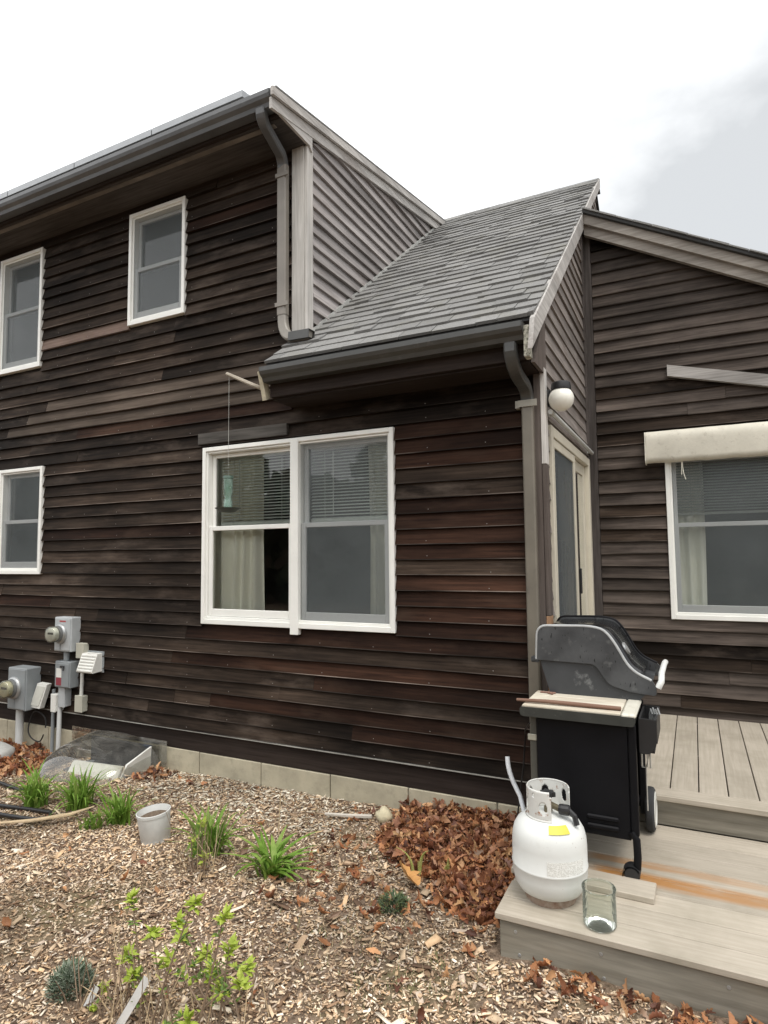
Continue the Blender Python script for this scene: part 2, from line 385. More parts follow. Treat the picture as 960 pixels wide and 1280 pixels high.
def ground_mat():
    m, t, N_, L_, b = nodes('mulch soil'); p = posn(t)
    a = noise(t, p, 1.6, 6, .6); c = noise(t, p, 38, 6, .7); d = noise(t, p, 110, 3, .7)
    col = lin(t, (.085, .060, .042), (.30, .22, .16), ramp(t, c, .35, .68))
    col = lin(t, col, (.34, .28, .215), ramp(t, d, .58, .72))
    col = lin(t, col, (.16, .135, .07), ramp(t, a, .5, .72))
    L_.new(col, b.inputs['Base Color']); b.inputs['Roughness'].default_value = .95; b.inputs['Specular IOR Level'].default_value = .1
    bump(t, L_, b, c, .8, .02); return m
gr = link('ground', me, ground_mat()); gr['kind'] = 'structure'
me.polygons.foreach_set('use_smooth', [True]*len(me.polygons))

# ------------------------------------------------------------------ house
WY = 3.77           # face of the long front wall
WX = -.79           # face of the side wall with the door
YW = 5.59           # face of the wing wall
RS = .8             # main roof slope
def zroof(y): return 2.96+RS*(y-3.4)
def yroof(z): return 3.4+(z-2.96)/RS
DS = .206           # dormer roof slope
def zdorm(y): return 4.86+DS*(y-3.3)
house = empty('house', (-3, WY, 0), 'dark brown clapboard house with a dormer, grey shingle roof and side wing', 'house')

def wallpanel(name, O, u, n, s0, s1, z0, z1, holes, mat, thick=.06, parent=house):
    """sheathing with window holes; holes are (s0,s1,z0,z1)"""
    O, u, n = vec(O), vec(u), vec(n); mb = MB()
    ss = sorted({s0, s1, *[h[0] for h in holes], *[h[1] for h in holes]}); zs = sorted({z0, z1, *[h[2] for h in holes], *[h[3] for h in holes]})
    for a, b in zip(ss, ss[1:]):
        for c, d in zip(zs, zs[1:]):
            ms, mz = (a+b)/2, (c+d)/2
            if any(h[0] < ms < h[1] and h[2] < mz < h[3] for h in holes): continue
            q = lambda s, z, o: O+u*s+n*o+Vector((0, 0, z))
            mb.hexa([q(a, c, 0), q(b, c, 0), q(b, c, -thick), q(a, c, -thick)], [q(a, d, 0), q(b, d, 0), q(b, d, -thick), q(a, d, -thick)])
    return build(name, mb, mat, parent)
def clapboard(parent, O, u, n, sb0, sb1, st0, st1, zb, mats, h=.116, tk=.033):
    """one bevelled board: bottom edge runs sb0..sb1 at height zb, top edge st0..st1"""
    O, u, n = vec(O), vec(u), vec(n); mb = MB(); k = max(1, int((sb1-sb0)/.8)); v = []; Z = Vector((0, 0, 1))
    for i in range(k+1):
        f = i/k; wob = rnd.uniform(-.006, .005); wz = rnd.uniform(-.0036, .0036)
        b = O+u*(sb0+(sb1-sb0)*f)+Z*(zb+wz); t = O+u*(st0+(st1-st0)*f)+Z*(zb+h)
        bf = b+n*(tk+wob); tf = t+n*.004
        v += [tf, bf+(tf-bf)*.045, bf, b-n*.004, t-n*.004]
    fs = []; ms = []
    for i in range(k):
        a, c = i*5, (i+1)*5
        for j in range(5):
            fs.append((a+j, a+(j+1) % 5, c+(j+1) % 5, c+j)); ms.append(1 if j == 1 else 0)
    fs += [tuple(range(5)), tuple(range(k*5+4, k*5-1, -1))]; ms += [0, 0]
    off = ORG[parent.name]; me = bpy.data.meshes.new('clapboard')
    me.from_pydata([tuple(p-off) for p in v], [], fs); me.polygons.foreach_set('material_index', ms); fixn(me)
    o = bpy.data.objects.new('clapboard', me); COL.objects.link(o); o.parent = parent
    for m in mats: me.materials.append(m)
    return o
def cutspans(s0, s1, holes, z0, z1):
    sp = [(s0, s1)]
    for h in holes:
        if h[2] < z1-.03 and h[3] > z0+.03:
            nsp = []
            for a, b in sp:
                if h[1] <= a or h[0] >= b: nsp.append((a, b)); continue
                if h[0]-a > .01: nsp.append((a, h[0]))
                if b-h[1] > .01: nsp.append((h[1], b))
            sp = nsp
    return sp

# long front wall ------------------------------------------------------
CWIN = (-3.445, -1.775, 1.14, 2.515)
WINS = [(-6.13, -5.48, 3.48, 4.65), (-4.315, -3.665, 3.66, 4.66), (-6.04, -5.39, 1.515, 2.52), CWIN]
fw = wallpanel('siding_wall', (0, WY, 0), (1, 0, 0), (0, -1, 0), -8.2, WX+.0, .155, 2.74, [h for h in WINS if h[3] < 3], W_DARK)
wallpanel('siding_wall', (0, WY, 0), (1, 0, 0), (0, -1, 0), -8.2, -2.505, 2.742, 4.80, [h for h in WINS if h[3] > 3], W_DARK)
EXP = .1006
nails = MB()
def nailrow(mb, O, u, n, s0, s1, z, sp=.41, ph=.1):
    O, u, n = vec(O), vec(u), vec(n); s = math.ceil((s0-ph)/sp)*sp+ph
    while s < s1:
        if rnd.random() < .5:
            c = O+u*(s+rnd.uniform(-.012, .012))+n*.0315+Vector((0, 0, z+.022+rnd.uniform(-.005, .005))); r = .0027
            w = Vector((0, 0, 1)); k = n*.0015
            mb.add([c-u*r-w*r, c+u*r-w*r, c+u*r+w*r, c-u*r+w*r, c+k], [(0, 1, 4), (1, 2, 4), (2, 3, 4), (3, 0, 4)])
        s += sp
k = 0
while True:
    zb = .315+EXP*k
    if zb > 4.66: break
    hi = -2.605 if zb > 2.70 else -.834
    for a, b in cutspans(-8.1, hi, WINS, zb, zb+EXP):
        cuts = [a, b]
        if b-a > 2.2:
            for _ in range(1 if b-a < 3.2 else 2):
                cuts.append(rnd.uniform(a+.5, b-.5))
        if 24.2 < k < 27.8 and b > -3:                       # three faded boards under the dormer
            cuts = [a, {25: -5.954, 26: -5.656, 27: -5.38}[k], b]
        cuts = sorted(set(cuts))
        for c, d in zip(cuts, cuts[1:]):
            if d-c < .02: continue
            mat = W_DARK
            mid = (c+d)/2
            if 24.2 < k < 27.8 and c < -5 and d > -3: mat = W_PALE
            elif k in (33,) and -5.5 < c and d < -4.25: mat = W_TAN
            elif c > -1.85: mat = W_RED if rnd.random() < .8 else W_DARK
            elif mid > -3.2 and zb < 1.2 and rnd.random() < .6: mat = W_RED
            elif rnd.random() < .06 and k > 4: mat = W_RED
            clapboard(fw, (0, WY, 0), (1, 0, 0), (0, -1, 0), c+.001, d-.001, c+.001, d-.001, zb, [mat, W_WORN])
        nailrow(nails, (0, WY, 0), (1, 0, 0), (0, -1, 0), max(a, -6.5), b-.02, zb)
    k += 1
build('nail_head', nails, plain('nail', (.26, .24, .22), .5, .1), fw)['kind'] = 'stuff'
build('skirt_board', MB().box(-8.15, -.80, WY-.004, WY+.05, .158, .330), W_SOFF, house)
build('drip_edge', MB().box(-8.1, -.836, WY-.036, WY-.006, .3085, .3135), plain('pale drip edge', (.34, .33, .30), .5, .5, 4), house)
fd = build('foundation_wall', MB().box(-8.2, -.78, WY+.004, WY+.16, -.4, .152), M_MORT, house)
x = -3.474-.588*7
while x < -.85:
    x1 = min(x+.588, -.80); j = rnd.uniform(-.003, .003)
    build('concrete_block', MB().box(x+.004, x1-.004, WY-.012+j, WY+.1, -.3, .154+rnd.uniform(-.002, .0), bev=.004), M_FOUND, fd); x += .588
build('header_board', MB().box(-3.495, -2.64, WY-.044, WY-.012, 2.545, 2.632, bev=.003), wood('dark grey header', (.06, .055, .05), (.15, .14, .128), 'x', objvar=.1, knots=.4, stain=.4), house)
# corner boards
build('corner_board', MB().box(-2.605, -2.500, WY-.030, WY+.02, 3.22, 4.735, bev=.002), W_TRIMZ, house)
build('corner_board', MB().box(-2.4985, -2.472, WY-.022, WY+.06, 3.26, 4.735, bev=.002), W_TRIMZ, house)
build('corner_board', MB().box(-.832, -.795, WY-.030, WY+.02, .33, 2.745, bev=.002), W_TRIMB, house)
build('corner_board', MB().box(-.793, -.765, WY-.027, WY+.045, 2.19, 2.78, bev=.002), W_TRIMZ, house)['label'] = 'pale weathered upper corner board'
build('corner_board', MB().box(-.793, -.766, WY-.025, WY+.043, 1.285, 2.188, bev=.002), W_TRIMB, house)
build('corner_board', MB().box(-.793, -.766, WY-.025, WY+.043, .33, 1.283, bev=.002), W_BARE, house)['label'] = 'bare orange lower end of the corner board'

# dormer cheek ---------------------------------------------------------
CX = -2.50
ckw = MB(); ckw.add([(CX, 3.78, zroof(3.78)), (CX, 6.5, zroof(6.5)-.02), (CX, 6.5, zdorm(6.5)), (CX, 3.78, zdorm(3.78)),
                     (CX-.05, 3.78, zroof(3.78)), (CX-.05, 6.5, zroof(6.5)-.02), (CX-.05, 6.5, zdorm(6.5)), (CX-.05, 3.78, zdorm(3.78))],
                    [(0, 1, 2, 3), (7, 6, 5, 4), (0, 3, 7, 4), (2, 1, 5, 6), (3, 2, 6, 7), (1, 0, 4, 5)])
ck = build('siding_wall', ckw, W_GREYY, house)
z = 3.19
nl = MB()
while z < 5.5:
    y0 = WY+.062; ys0 = lambda zz: max(y0, 3.3+(zz+.10-4.86)/DS)
    b1, t1 = yroof(z)-.02, yroof(z+.116)-.02
    b0, t0 = ys0(z), ys0(z+.116)
    if b1-b0 > .06 and t1 > t0:
        clapboard(ck, (CX, 0, 0), (0, 1, 0), (1, 0, 0), b0, b1, t0, t1, z, [W_GREYY, W_WORNY])
    z += EXP
# step flashing strip
build('flashing', MB().prism([(3.80, zroof(3.80)+.012), (6.45, zroof(6.45)+.012), (6.45, zroof(6.45)+.045), (3.80, zroof(3.80)+.045)], 'x', CX+.012, CX+.03), plain('flashing grey', (.42, .42, .40), .5, .3, 14), house)

# side wall with the sliding door ---------------------------------------
DOOR = (3.875, 5.46, .40, 2.45)
dw = MB()
dw.add([(WX, 3.78, .16), (WX, 3.86, .16), (WX, 3.86, 3.32), (WX, 3.78, 3.26)], [(0, 1, 2, 3)])
dw.add([(WX, 3.86, 2.46), (WX, 6.9, 2.46), (WX, 6.75, zroof(6.75)-.03), (WX, 3.86, zroof(3.86)-.03)], [(0, 1, 2, 3)])
dw.add([(WX, 5.47, .16), (WX, 5.66, .16), (WX, 5.66, 2.46), (WX, 5.47, 2.46)], [(0, 1, 2, 3)])
dw.add([(WX, 3.86, .16), (WX, 5.47, .16), (WX, 5.47, .39), (WX, 3.86, .39)], [(0, 1, 2, 3)])
sw = build('siding_wall', dw, W_DOORY, house)
z = .37
while z < 5.55:
    yt = lambda zz: max(WY+.047, yroof(zz)+.10)
    y1 = YW-.06
    if z > 4.55: y1 = 6.75
    for a, b in cutspans(WY+.047, y1, [DOOR], z, z+EXP):
        b0, t0 = max(a, yt(z)), max(a, yt(z+.116))
        if b-t0 > .02: clapboard(sw, (WX, 0, 0), (0, 1, 0), (1, 0, 0), b0, b, t0, b, z, [W_DOORY, W_WORNY], tk=.019)
    z += EXP
build('corner_trim', MB().box(WX-.01, WX+.028, YW-.105, YW-.028, .36, 4.50, bev=.002), W_TRIMD, house)
build('corner_trim', MB().box(WX+.0, WX+.085, YW-.0265, YW+.02, .36, 4.50, bev=.002), W_TRIMD, house)

# wing wall --------------------------------------------------------------
RWIN = (-.18, .98, 1.12, 2.47)
def zwing(x): return 4.545-.545*(x+.70)
wv = wallpanel('siding_wall', (0, YW, 0), (1, 0, 0), (0, -1, 0), -.78, 2.3, .1, 2.72, [RWIN], W_WING)
wt = MB(); wt.prism([(-.78, 2.722), (2.3, 2.722), (2.3, zwing(2.3)-.05), (-.78, zwing(-.78)-.05)], 'y', YW+.001, YW+.06)
build('siding_wall', wt, W_WING, house)
z = .424-.1021
while z < 4.5:
    xr = lambda zz: min(2.25, -.70+(4.545-.10-zz)/.545)
    for a, b in cutspans(-.702, xr(z), [RWIN], z, z+.1021):
        t1 = min(b, xr(z+.118))
        if t1-a < .03: continue
        cs = [a, b]
        if b-a > 2 and rnd.random() < .7: cs.append(rnd.uniform(a+.4, b-.9))
        cs.sort()
        for c, d in zip(cs, cs[1:]):
            clapboard(wv, (0, YW, 0), (1, 0, 0), (0, -1, 0), c+.001, d-.001, c+.001, min(d-.001, t1), z, [W_WING if rnd.random() > .2 else W_DARK, W_WORN], h=.118, tk=.034)
    z += .1021
nm = MB()
for q in range(28): nailrow(nm, (0, YW, 0), (1, 0, 0), (0, -1, 0), -.3, 1.4, 1.6+q*.1021, .41, .05)
# wing roof: sheathing, two stepped rake boards, shingle edge
def rakex(y0, y1, d0, d1): return [(x_, zwing(x_)-d) for x_, d in ((-.74, d0), (2.4, d0), (2.4, d1), (-.74, d1))]
wr = build('roof', MB().prism(rakex(0, 0, -.055, -.03), 'y', 5.40, 9.0), M_UNDER, house)
build('rake_board', MB().prism(rakex(0, 0, -.028, .055), 'y', 5.435, 5.47), W_RAKEX, house)
build('rake_board', MB().prism(rakex(0, 0, .04, .14), 'y', 5.475, 5.52), W_RAKEX, house)
build('soffit', MB().prism(rakex(0, 0, .06, .075), 'y', 5.522, YW-.001), W_SOFF, house)
wm = MB().box(-.5, .5, -.06, 0, 0, .012).mesh('shingle')
x = -.74
while x < 2.3:
    w = rnd.uniform(.12, .15)
    place('shingle', wm, M_SH, wr, (x+w/2, 5.445+rnd.uniform(-.006, .004), zwing(x+w/2)+.058), (0, math.atan(.545), 0), (w*.97*1.14, 1, rnd.uniform(.8, 1.3))); x += w

# main roof ---------------------------------------------------------------
YR = 6.75; rt = .025
rf = MB()
def slab(x0, x1, y0, y1, d0=.004, d1=.03): rf.prism([(y0, zroof(y0)-d0), (y1, zroof(y1)-d0), (y1, zroof(y1)-d1), (y0, zroof(y0)-d1)], 'x', x0, x1)
slab(-2.62, -2.505, 3.455, WY-.005); slab(-2.503, -.775, 3.455, YR)
rf.prism([(YR, zroof(YR)-.004), (YR+3.3, zroof(YR)-2.4), (YR+3.3, zroof(YR)-2.43), (YR, zroof(YR)-.03)], 'x', -8.2, -.775)
roof = build('roof', rf, M_UNDER, house)
shm = []
for q in range(3):
    mb = MB(); mb.add([(-.5, 0, 0), (.5, 0, 0), (.5, .19, .001), (-.5, .19, .001), (-.5, .002*q, .018), (.5, 0.001*q, .017+.002*q), (.5, .19, .003), (-.5, .19, .003)],
                      [(3, 2, 1, 0), (4, 5, 6, 7), (0, 1, 5, 4), (1, 2, 6, 5), (2, 3, 7, 6), (3, 0, 4, 7)])
    shm.append(mb.mesh('shingle'))
ang = math.atan(RS); cs_, sn_ = math.cos(ang), math.sin(ang)
t = 0.0; Ltot = (YR-3.44)/cs_; row = 0
while t < Ltot-.05:
    y = 3.44+t*cs_; xl = -2.625 if y < WY-.02 else CX+.024; x = xl-rnd.uniform(0, .25); xr_ = -.748
    if y < WY < y+.19*cs_: pass
    while x < xr_-.01:
        w = rnd.choice((.13, .18, .22, .28)); a, b = max(x, xl), min(x+w, xr_)
        if b-a > .02:
            place('shingle', shm[rnd.randrange(3)], M_SH, roof, ((a+b)/2, y+rnd.uniform(-.0045, .0045), zroof(y)+.002), (ang, 0, rnd.uniform(-.003, .003)), (b-a-.004, 1, rnd.choice((.85, 1, 1.1, 1.25))))
        x += w
    t += .134; row += 1
x = -2.5
cap = MB(); cap.add([(-.15, -.13, -.104), (.15, -.13, -.104), (.15, 0, .006), (-.15, 0, .002), (.15, .14, -.10), (-.15, .14, -.10)], [(0, 1, 2, 3), (3, 2, 4, 5)]); capm = cap.mesh('ridge_cap')
while x < -1.0:
    place('ridge_cap', capm, M_SH, roof, (x+.12, YR, zroof(YR)+.022), (0, rnd.uniform(-.006, .006), 0)); x += .135
def rakey(x0, x1, y0, y1, d0, d1, y0b=None):
    y0b = y0 if y0b is None else y0b
    return MB().prism([(y0, zroof(y0)-d0), (y1, zroof(y1)-d0), (y1, zroof(y1)-d1), (y0b, zroof(y0b)-d1)], 'x', x0, x1)
build('rake_board', rakey(-.765, -.738, 3.40, 5.56, -.006, .135, 3.33), W_TRIMY, house)
build('rake_board', rakey(-.765, -.738, 5.562, YR+.06, -.006, .10), W_TRIMY, house)
build('rake_return', MB().prism([(3.50, 2.745), (WY-.03, 2.745), (WY+.05, 2.70), (WY+.05, 3.10), (WY-.03, 3.06)], 'x', -.787, -.767), W_TRIMB, house)
build('rake_end_block', MB().box(-.80, -.767, 3.385, 3.45, 2.745, 2.925, bev=.003), plain('mossy end block', (.50, .48, .40), .8, .4, 20, dirt=(.12, .12, .09), dirtamt=(.45, .6)), house)
build('fascia_board', MB().box(-2.60, -.80, 3.475, 3.50, 2.76, 2.955), W_SOFF, house)
build('soffit', MB().box(-2.60, -.795, 3.502, WY-.006, 2.745, 2.765), W_SOFF, house)
build('rake_end_block', MB().prism([(3.40, 2.93), (3.47, 2.96), (3.50, 2.76), (3.46, 2.74), (3.43, 2.84)], 'x', -2.655, -2.622), plain('yellowed end block', (.55, .50, .37), .7, .3, 18, dirt=(.25, .21, .14)), house)
def gutter(name, x0, x1, yb, zt, mat, parent=house):
    o = [(0, 0), (0, -.095), (.072, -.095), (.082, -.070), (.108, -.052), (.118, -.03), (.118, 0), (.104, 0), (.104, -.006), (.112, -.008), (.112, -.028), (.102, -.046), (.077, -.064), (.068, -.089), (.006, -.089), (.006, 0)]
    poly = [(yb-a, zt+b) for a, b in o]
    mb = MB(); n = len(poly); v = [(x_, p[0], p[1]) for x_ in (x0, x1) for p in poly]
    mb.add(v, [(i, (i+1) % n, n+(i+1) % n, n+i) for i in range(n)])
    for xe in (x0, x1): mb.prism([(yb-a, zt+b) for a, b in o[:8]], 'x', xe-.002, xe+.002)
    return build(name, mb, mat, parent)
gutter('gutter', -2.605, -.803, 3.473, 2.945, M_GUT)
def arc(p0, p1, p2, n=8):
    return [tuple((1-f)**2*a+2*f*(1-f)*b+f*f*c for a, b, c in zip(p0, p1, p2)) for f in [i/n for i in range(n+1)]]
RECT = [(-.034, -.018), (-.026, -.026), (.026, -.026), (.034, -.018), (.034, .018), (.026, .026), (-.026, .026), (-.034, .018)]
d1 = build('downspout', MB().sweep([(-.862, 3.712, .20), (-.862, 3.712, 2.60)], RECT, ref=(1, 0, 0)), M_DS, house)
build('elbow', MB().sweep([(-.885, 3.43, 2.86), (-.885, 3.43, 2.80)]+arc((-.885, 3.43, 2.80), (-.880, 3.46, 2.70), (-.872, 3.56, 2.68))[1:]+arc((-.872, 3.58, 2.675), (-.864, 3.705, 2.66), (-.862, 3.712, 2.575))[0:], [(a*1.06, b*1.06) for a, b in RECT], ref=(1, 0, 0)), M_GUT, d1)
build('strap', MB().box(-.915, -.80, 3.675, 3.685, 2.535, 2.575).box(-.93, -.905, 3.68, 3.742, 2.53, 2.575), plain('strap', (.30, .285, .24), .5, .2), d1)
# dormer roof --------------------------------------------------------------
dr = MB(); dr.prism([(3.32, zdorm(3.32)-.004), (YR, zdorm(YR)-.004), (YR, zdorm(YR)-.05), (3.32, zdorm(3.32)-.05)], 'x', -8.2, -2.452)
droof = build('roof', dr, M_UNDER, house)
build('shingle_edge', MB().prism([(3.30, zdorm(3.30)+.002), (YR, zdorm(YR)+.002), (YR, zdorm(YR)+.014), (3.30, zdorm(3.30)+.014)], 'x', -8.2, -2.428), M_SH, droof)
def draker(x0, x1, y0, y1, d0, d1): return MB().prism([(y0, zdorm(y0)-d0), (y1, zdorm(y1)-d0), (y1, zdorm(y1)-d1), (y0, zdorm(y0)-d1)], 'x', x0, x1)
build('rake_board', draker(-2.452, -2.43, 3.268, 6.62, .002, .062), W_TRIMY, house)
build('rake_board', draker(-2.475, -2.454, 3.285, 6.60, .064, .145), W_TRIMY, house)
build('rake_return', MB().prism([(3.40, 4.735), (3.76, 4.735), (3.80, 4.70), (3.80, 4.84), (3.70, 4.81)], 'x', -2.478, -2.458), W_TRIMY, house)
build('fascia_board', MB().box(-8.2, -2.48, 3.402, 3.425, 4.742, 4.86), W_SOFF, house)
sf = build('soffit', MB().box(-8.2, -2.48, 3.427, WY-.002, 4.738, 4.755), wood('haze lightened upper soffit', (.05, .043, .04), (.11, .10, .095), 'x', objvar=.1), house)  # lighter copy of the soffit wood; lens haze at the eave painted in
build('vent_strip', MB().box(-8.2, -2.56, 3.452, 3.492, 4.733, 4.7375), plain('pale vent strip', (.19, .165, .14), .7, .35, 6), sf)
gutter('gutter', -8.2, -2.478, 3.400, 4.862, M_GUTB)
d2 = build('downspout', MB().sweep([(-2.662, 3.708, 3.44), (-2.662, 3.708, 4.60)], [(a*1.18, b*1.1) for a, b in RECT], ref=(1, 0, 0)), M_DSG, house)
build('elbow', MB().sweep([(-2.585, 3.34, 4.78)]+arc((-2.585, 3.345, 4.745), (-2.59, 3.36, 4.715), (-2.60, 3.40, 4.705), 4)+arc((-2.64, 3.64, 4.655), (-2.66, 3.70, 4.645), (-2.662, 3.708, 4.58), 5), [(a*1.1, b*1.05) for a, b in RECT], ref=(1, 0, 0)), M_GUTB, d2)
build('elbow', MB().sweep(arc((-2.662, 3.712, 3.46), (-2.665, 3.70, 3.27), (-2.545, 3.67, 3.245), 10)+[(-2.39, 3.66, 3.235)], [(a*1.05, b*1.05) for a, b in RECT], ref=(1, 0, 0)), plain('worn elbow', (.27, .25, .22), .45, .3, 8), d2)
build('outlet', MB().sweep([(-2.56, 3.668, 3.243), (-2.375, 3.657, 3.233)], [(.031, -.036), (.031, .036), (-.031, .036), (-.031, -.036)], ref=(0, 0, 1), cap=False).sweep([(-2.56, 3.668, 3.243), (-2.376, 3.657, 3.233)], [(.027, -.032), (.027, .032), (-.027, .032), (-.027, -.032)], ref=(0, 0, 1), cap=False), M_GUT, d2)
for zz in (4.50, 3.50): build('strap', MB().box(-2.708, -2.595, 3.671, 3.681, zz, zz+.03), M_DSG, d2)

# windows --------------------------------------------------------------
def rectframe(mb, x0, x1, z0, z1, y0, y1, w, wb=None, mi=0):
    wb = w if wb is None else wb
    mb.box(x0, x0+w, y0, y1, z0, z1, mi, .003); mb.box(x1-w, x1, y0, y1, z0, z1, mi, .003)
    mb.box(x0+w+.0005, x1-w-.0005, y0+.001, y1-.001, z1-w, z1, mi, .003); mb.box(x0+w+.0005, x1-w-.0005, y0+.001, y1-.001, z0, z0+wb, mi, .003)
def window(x0, x1, z0, z1, zm, yw, screen, parent=house, units=None, sash=None):
    """double-hung window; units = list of (x0,x1,screened)"""
    w = empty('window', ((x0+x1)/2, yw, z0)); w.parent = parent; w.location = Vector(((x0+x1)/2, yw, z0))-ORG[parent.name]
    c = MB(); rectframe(c, x0, x1, z0, z1, yw-.045, yw+.03, .032, .038); build('casing', c, M_WHITE, w)
    c = MB(); rectframe(c, x0+.032, x1-.032, z0+.038, z1-.032, yw-.030, yw+.07, .016, .02); build('jamb', c, M_WHITE, w)
    for ux0, ux1, scr in (units or [(x0+.048, x1-.048, screen)]):
        a, b, lo, hi = ux0, ux1, z0+.058, z1-.048
        sm = M_SASH if scr else M_WHITE
        c = MB(); rectframe(c, a+.002, b-.002, zm-.005, hi-.002, yw+.020, yw+.048, .030); build('sash', c, sm, w)
        c = MB(); rectframe(c, a+.002, b-.002, lo+.002, zm+.028, yw-.016, yw+.016, .034, .055); build('sash', c, sm, w)
        build('pane', MB().add([(a+.03, yw+.034, zm+.02), (b-.03, yw+.034, zm+.02), (b-.03, yw+.034, hi-.03), (a+.03, yw+.034, hi-.03)], [(0, 1, 2, 3)]), M_GLASS, w)
        build('pane', MB().add([(a+.034, yw, lo+.05), (b-.034, yw, lo+.05), (b-.034, yw, zm), (a+.034, yw, zm)], [(0, 1, 2, 3)]), M_GLASS, w)
        if scr:
            build('screen', MB().add([(a, yw-.024, lo), (b, yw-.024, lo), (b, yw-.024, hi), (a, yw-.024, hi)], [(0, 1, 2, 3)]), M_SCREEN, w)
    return w
window(*WINS[0], 4.07, WY, True); window(*WINS[1], 4.14, WY, True); window(*WINS[2], 2.0, WY, True)
cw = window(*CWIN, 1.865, WY, False, units=[(-3.397, -2.605, False), (-2.53, -1.823, True)])
build('mullion', MB().box(-2.605, -2.535, WY-.052, WY+.06, 1.095, 2.505, bev=.003), M_WHITE, cw)
window(RWIN[0], RWIN[1], RWIN[2], RWIN[3], 1.865, YW, True)
# rooms behind the windows
def room(x0, x1, y0, y1, z0, z1):
    mb = MB(); v = [(x, y, z) for x in (x0, x1) for y in (y0, y1) for z in (z0, z1)]
    mb.add(v, [(0, 1, 3, 2), (4, 6, 7, 5), (2, 3, 7, 6), (0, 2, 6, 4), (1, 5, 7, 3)])
    build('interior_wall', mb, M_INT, house)
room(-3.7, -1.5, WY+.075, 5.3, .4, 2.66); room(-6.3, -5.1, WY+.075, 5.0, .6, 2.66)
room(-6.4, -5.2, WY+.075, 5.2, 3.0, 4.70); room(-4.6, -3.4, WY+.075, 5.2, 3.0, 4.70); room(-.5, 1.4, YW+.075, 7.4, .4, 2.60)
def curtain(x0, x1, y, z0, z1, label, amp=.024, wl=.10, mat=None):
    mb = MB(); n = max(12, int((x1-x0)/.008)); v = []
    for j, z in enumerate((z0, (z0+z1)/2, z1)):
        for i in range(n+1):
            x = x0+(x1-x0)*i/n; v.append((x+.01*math.sin(j*2+i*.1), y+amp*(1-.15*j)*math.sin(2*math.pi*(x-x0)/wl+.9*math.sin(3.1*x*7)), z))
    mb.add(v, [(j*(n+1)+i, j*(n+1)+i+1, (j+1)*(n+1)+i+1, (j+1)*(n+1)+i) for j in range(2) for i in range(n)])
    o = build('curtain', mb, mat or M_CURT, None, sm=60, org=((x0+x1)/2, y, z0)); tag(o, label, 'curtain', 'curtains behind the windows'); return o
curtain(-3.62, -2.97, WY+.115, 1.0, 2.55, 'pale cream curtain in the left half of the big double window')
curtain(-2.04, -1.60, WY+.115, 1.0, 2.55, 'narrow pale curtain at the right edge of the big double window')
curtain(-.30, .09, YW+.115, .95, 2.5, 'grey-white curtain at the left of the window beside the deck')
def blind(x0, x1, y, z0, z1, label, pitch=.023, tilt=.5):
    b = empty('window_blind', ((x0+x1)/2, y, z0), label, 'blind', 'blinds behind the windows')
    me = MB().box(-.5, .5, -.0125, .0125, -.0006, .0006).mesh('slat')
    z = z1-.05
    while z > z0+.02:
        place('slat', me, M_BLIND, b, ((x0+x1)/2, y, z), (tilt, 0, 0), (x1-x0, 1, 1)); z -= pitch
    build('head_rail', MB().box(x0, x1, y-.015, y+.015, z1-.035, z1), M_BLIND, b); build('bottom_rail', MB().box(x0, x1, y-.012, y+.012, z0, z0+.02), M_BLIND, b)
    build('wand', MB().tube([(x0+.2, y-.03, z1-.05), (x0+.2, y-.03, z0+.05)], .004, 6), M_BLIND, b)
    for xx in (x0+.12, x1-.14): build('cord', MB().tube([(xx, y-.014, z1-.04), (xx, y-.014, z0)], .0022, 5), M_BLIND, b)
blind(-3.35, -2.62, WY+.082, 1.90, 2.46, 'lowered white slat blind in the upper left pane of the double window')
blind(-2.50, -1.85, WY+.082, 1.90, 2.46, 'slat blind behind the screened right half of the double window')
blind(-.12, .93, YW+.082, 1.96, 2.44, 'slat blind in the window beside the upper deck')

# sliding door --------------------------------------------------------------
sdoor = empty('sliding_door', (WX, 4.6, .4)); sdoor.parent = house; sdoor.location = Vector((WX, 4.6, .4))-ORG['house']
c = MB(); DX0, DX1 = WX-.05, WX+.035
c.box(DX0, DX1, DOOR[0], DOOR[0]+.055, .40, 2.45, 0, .003); c.box(DX0, DX1, DOOR[1]-.075, DOOR[1], .40, 2.45, 0, .003)
c.box(DX0+.001, DX1-.001, DOOR[0]+.056, DOOR[1]-.076, 2.385, 2.45, 0, .003); c.box(DX0+.001, DX1-.001, DOOR[0]+.056, DOOR[1]-.076, .40, .44, 0, .003)
build('frame', c, M_ALM, sdoor)
def ystile(mb, y0, y1, z0, z1, x0, x1, w):
    mb.box(x0, x1, y0, y0+w, z0, z1, 0, .002); mb.box(x0, x1, y1-w, y1, z0, z1, 0, .002)
    mb.box(x0+.001, x1-.001, y0+w+.0005, y1-w-.0005, z1-w, z1, 0, .002); mb.box(x0+.001, x1-.001, y0+w+.0005, y1-w-.0005, z0, z0+w, 0, .002)
c = MB(); ystile(c, 3.935, 4.76, .445, 2.38, WX+.005, WX+.027, .055); build('screen_frame', c, M_ALM, sdoor)
build('screen', MB().add([(WX+.016, 3.985, .495), (WX+.016, 4.71, .495), (WX+.016, 4.71, 2.33), (WX+.016, 3.985, 2.33)], [(0, 1, 2, 3)]), M_SCREEND, sdoor)
c = MB(); ystile(c, 4.64, 5.38, .445, 2.38, WX-.03, WX+.0, .085); build('door_panel', c, M_ALM, sdoor)
build('pane', MB().box(WX-.018, WX-.012, 4.73, 5.29, .53, 2.29), M_GLASS, sdoor)
build('pane', MB().box(WX-.035, WX-.031, 3.99, 4.64, .5, 2.33), M_GLASS, sdoor)
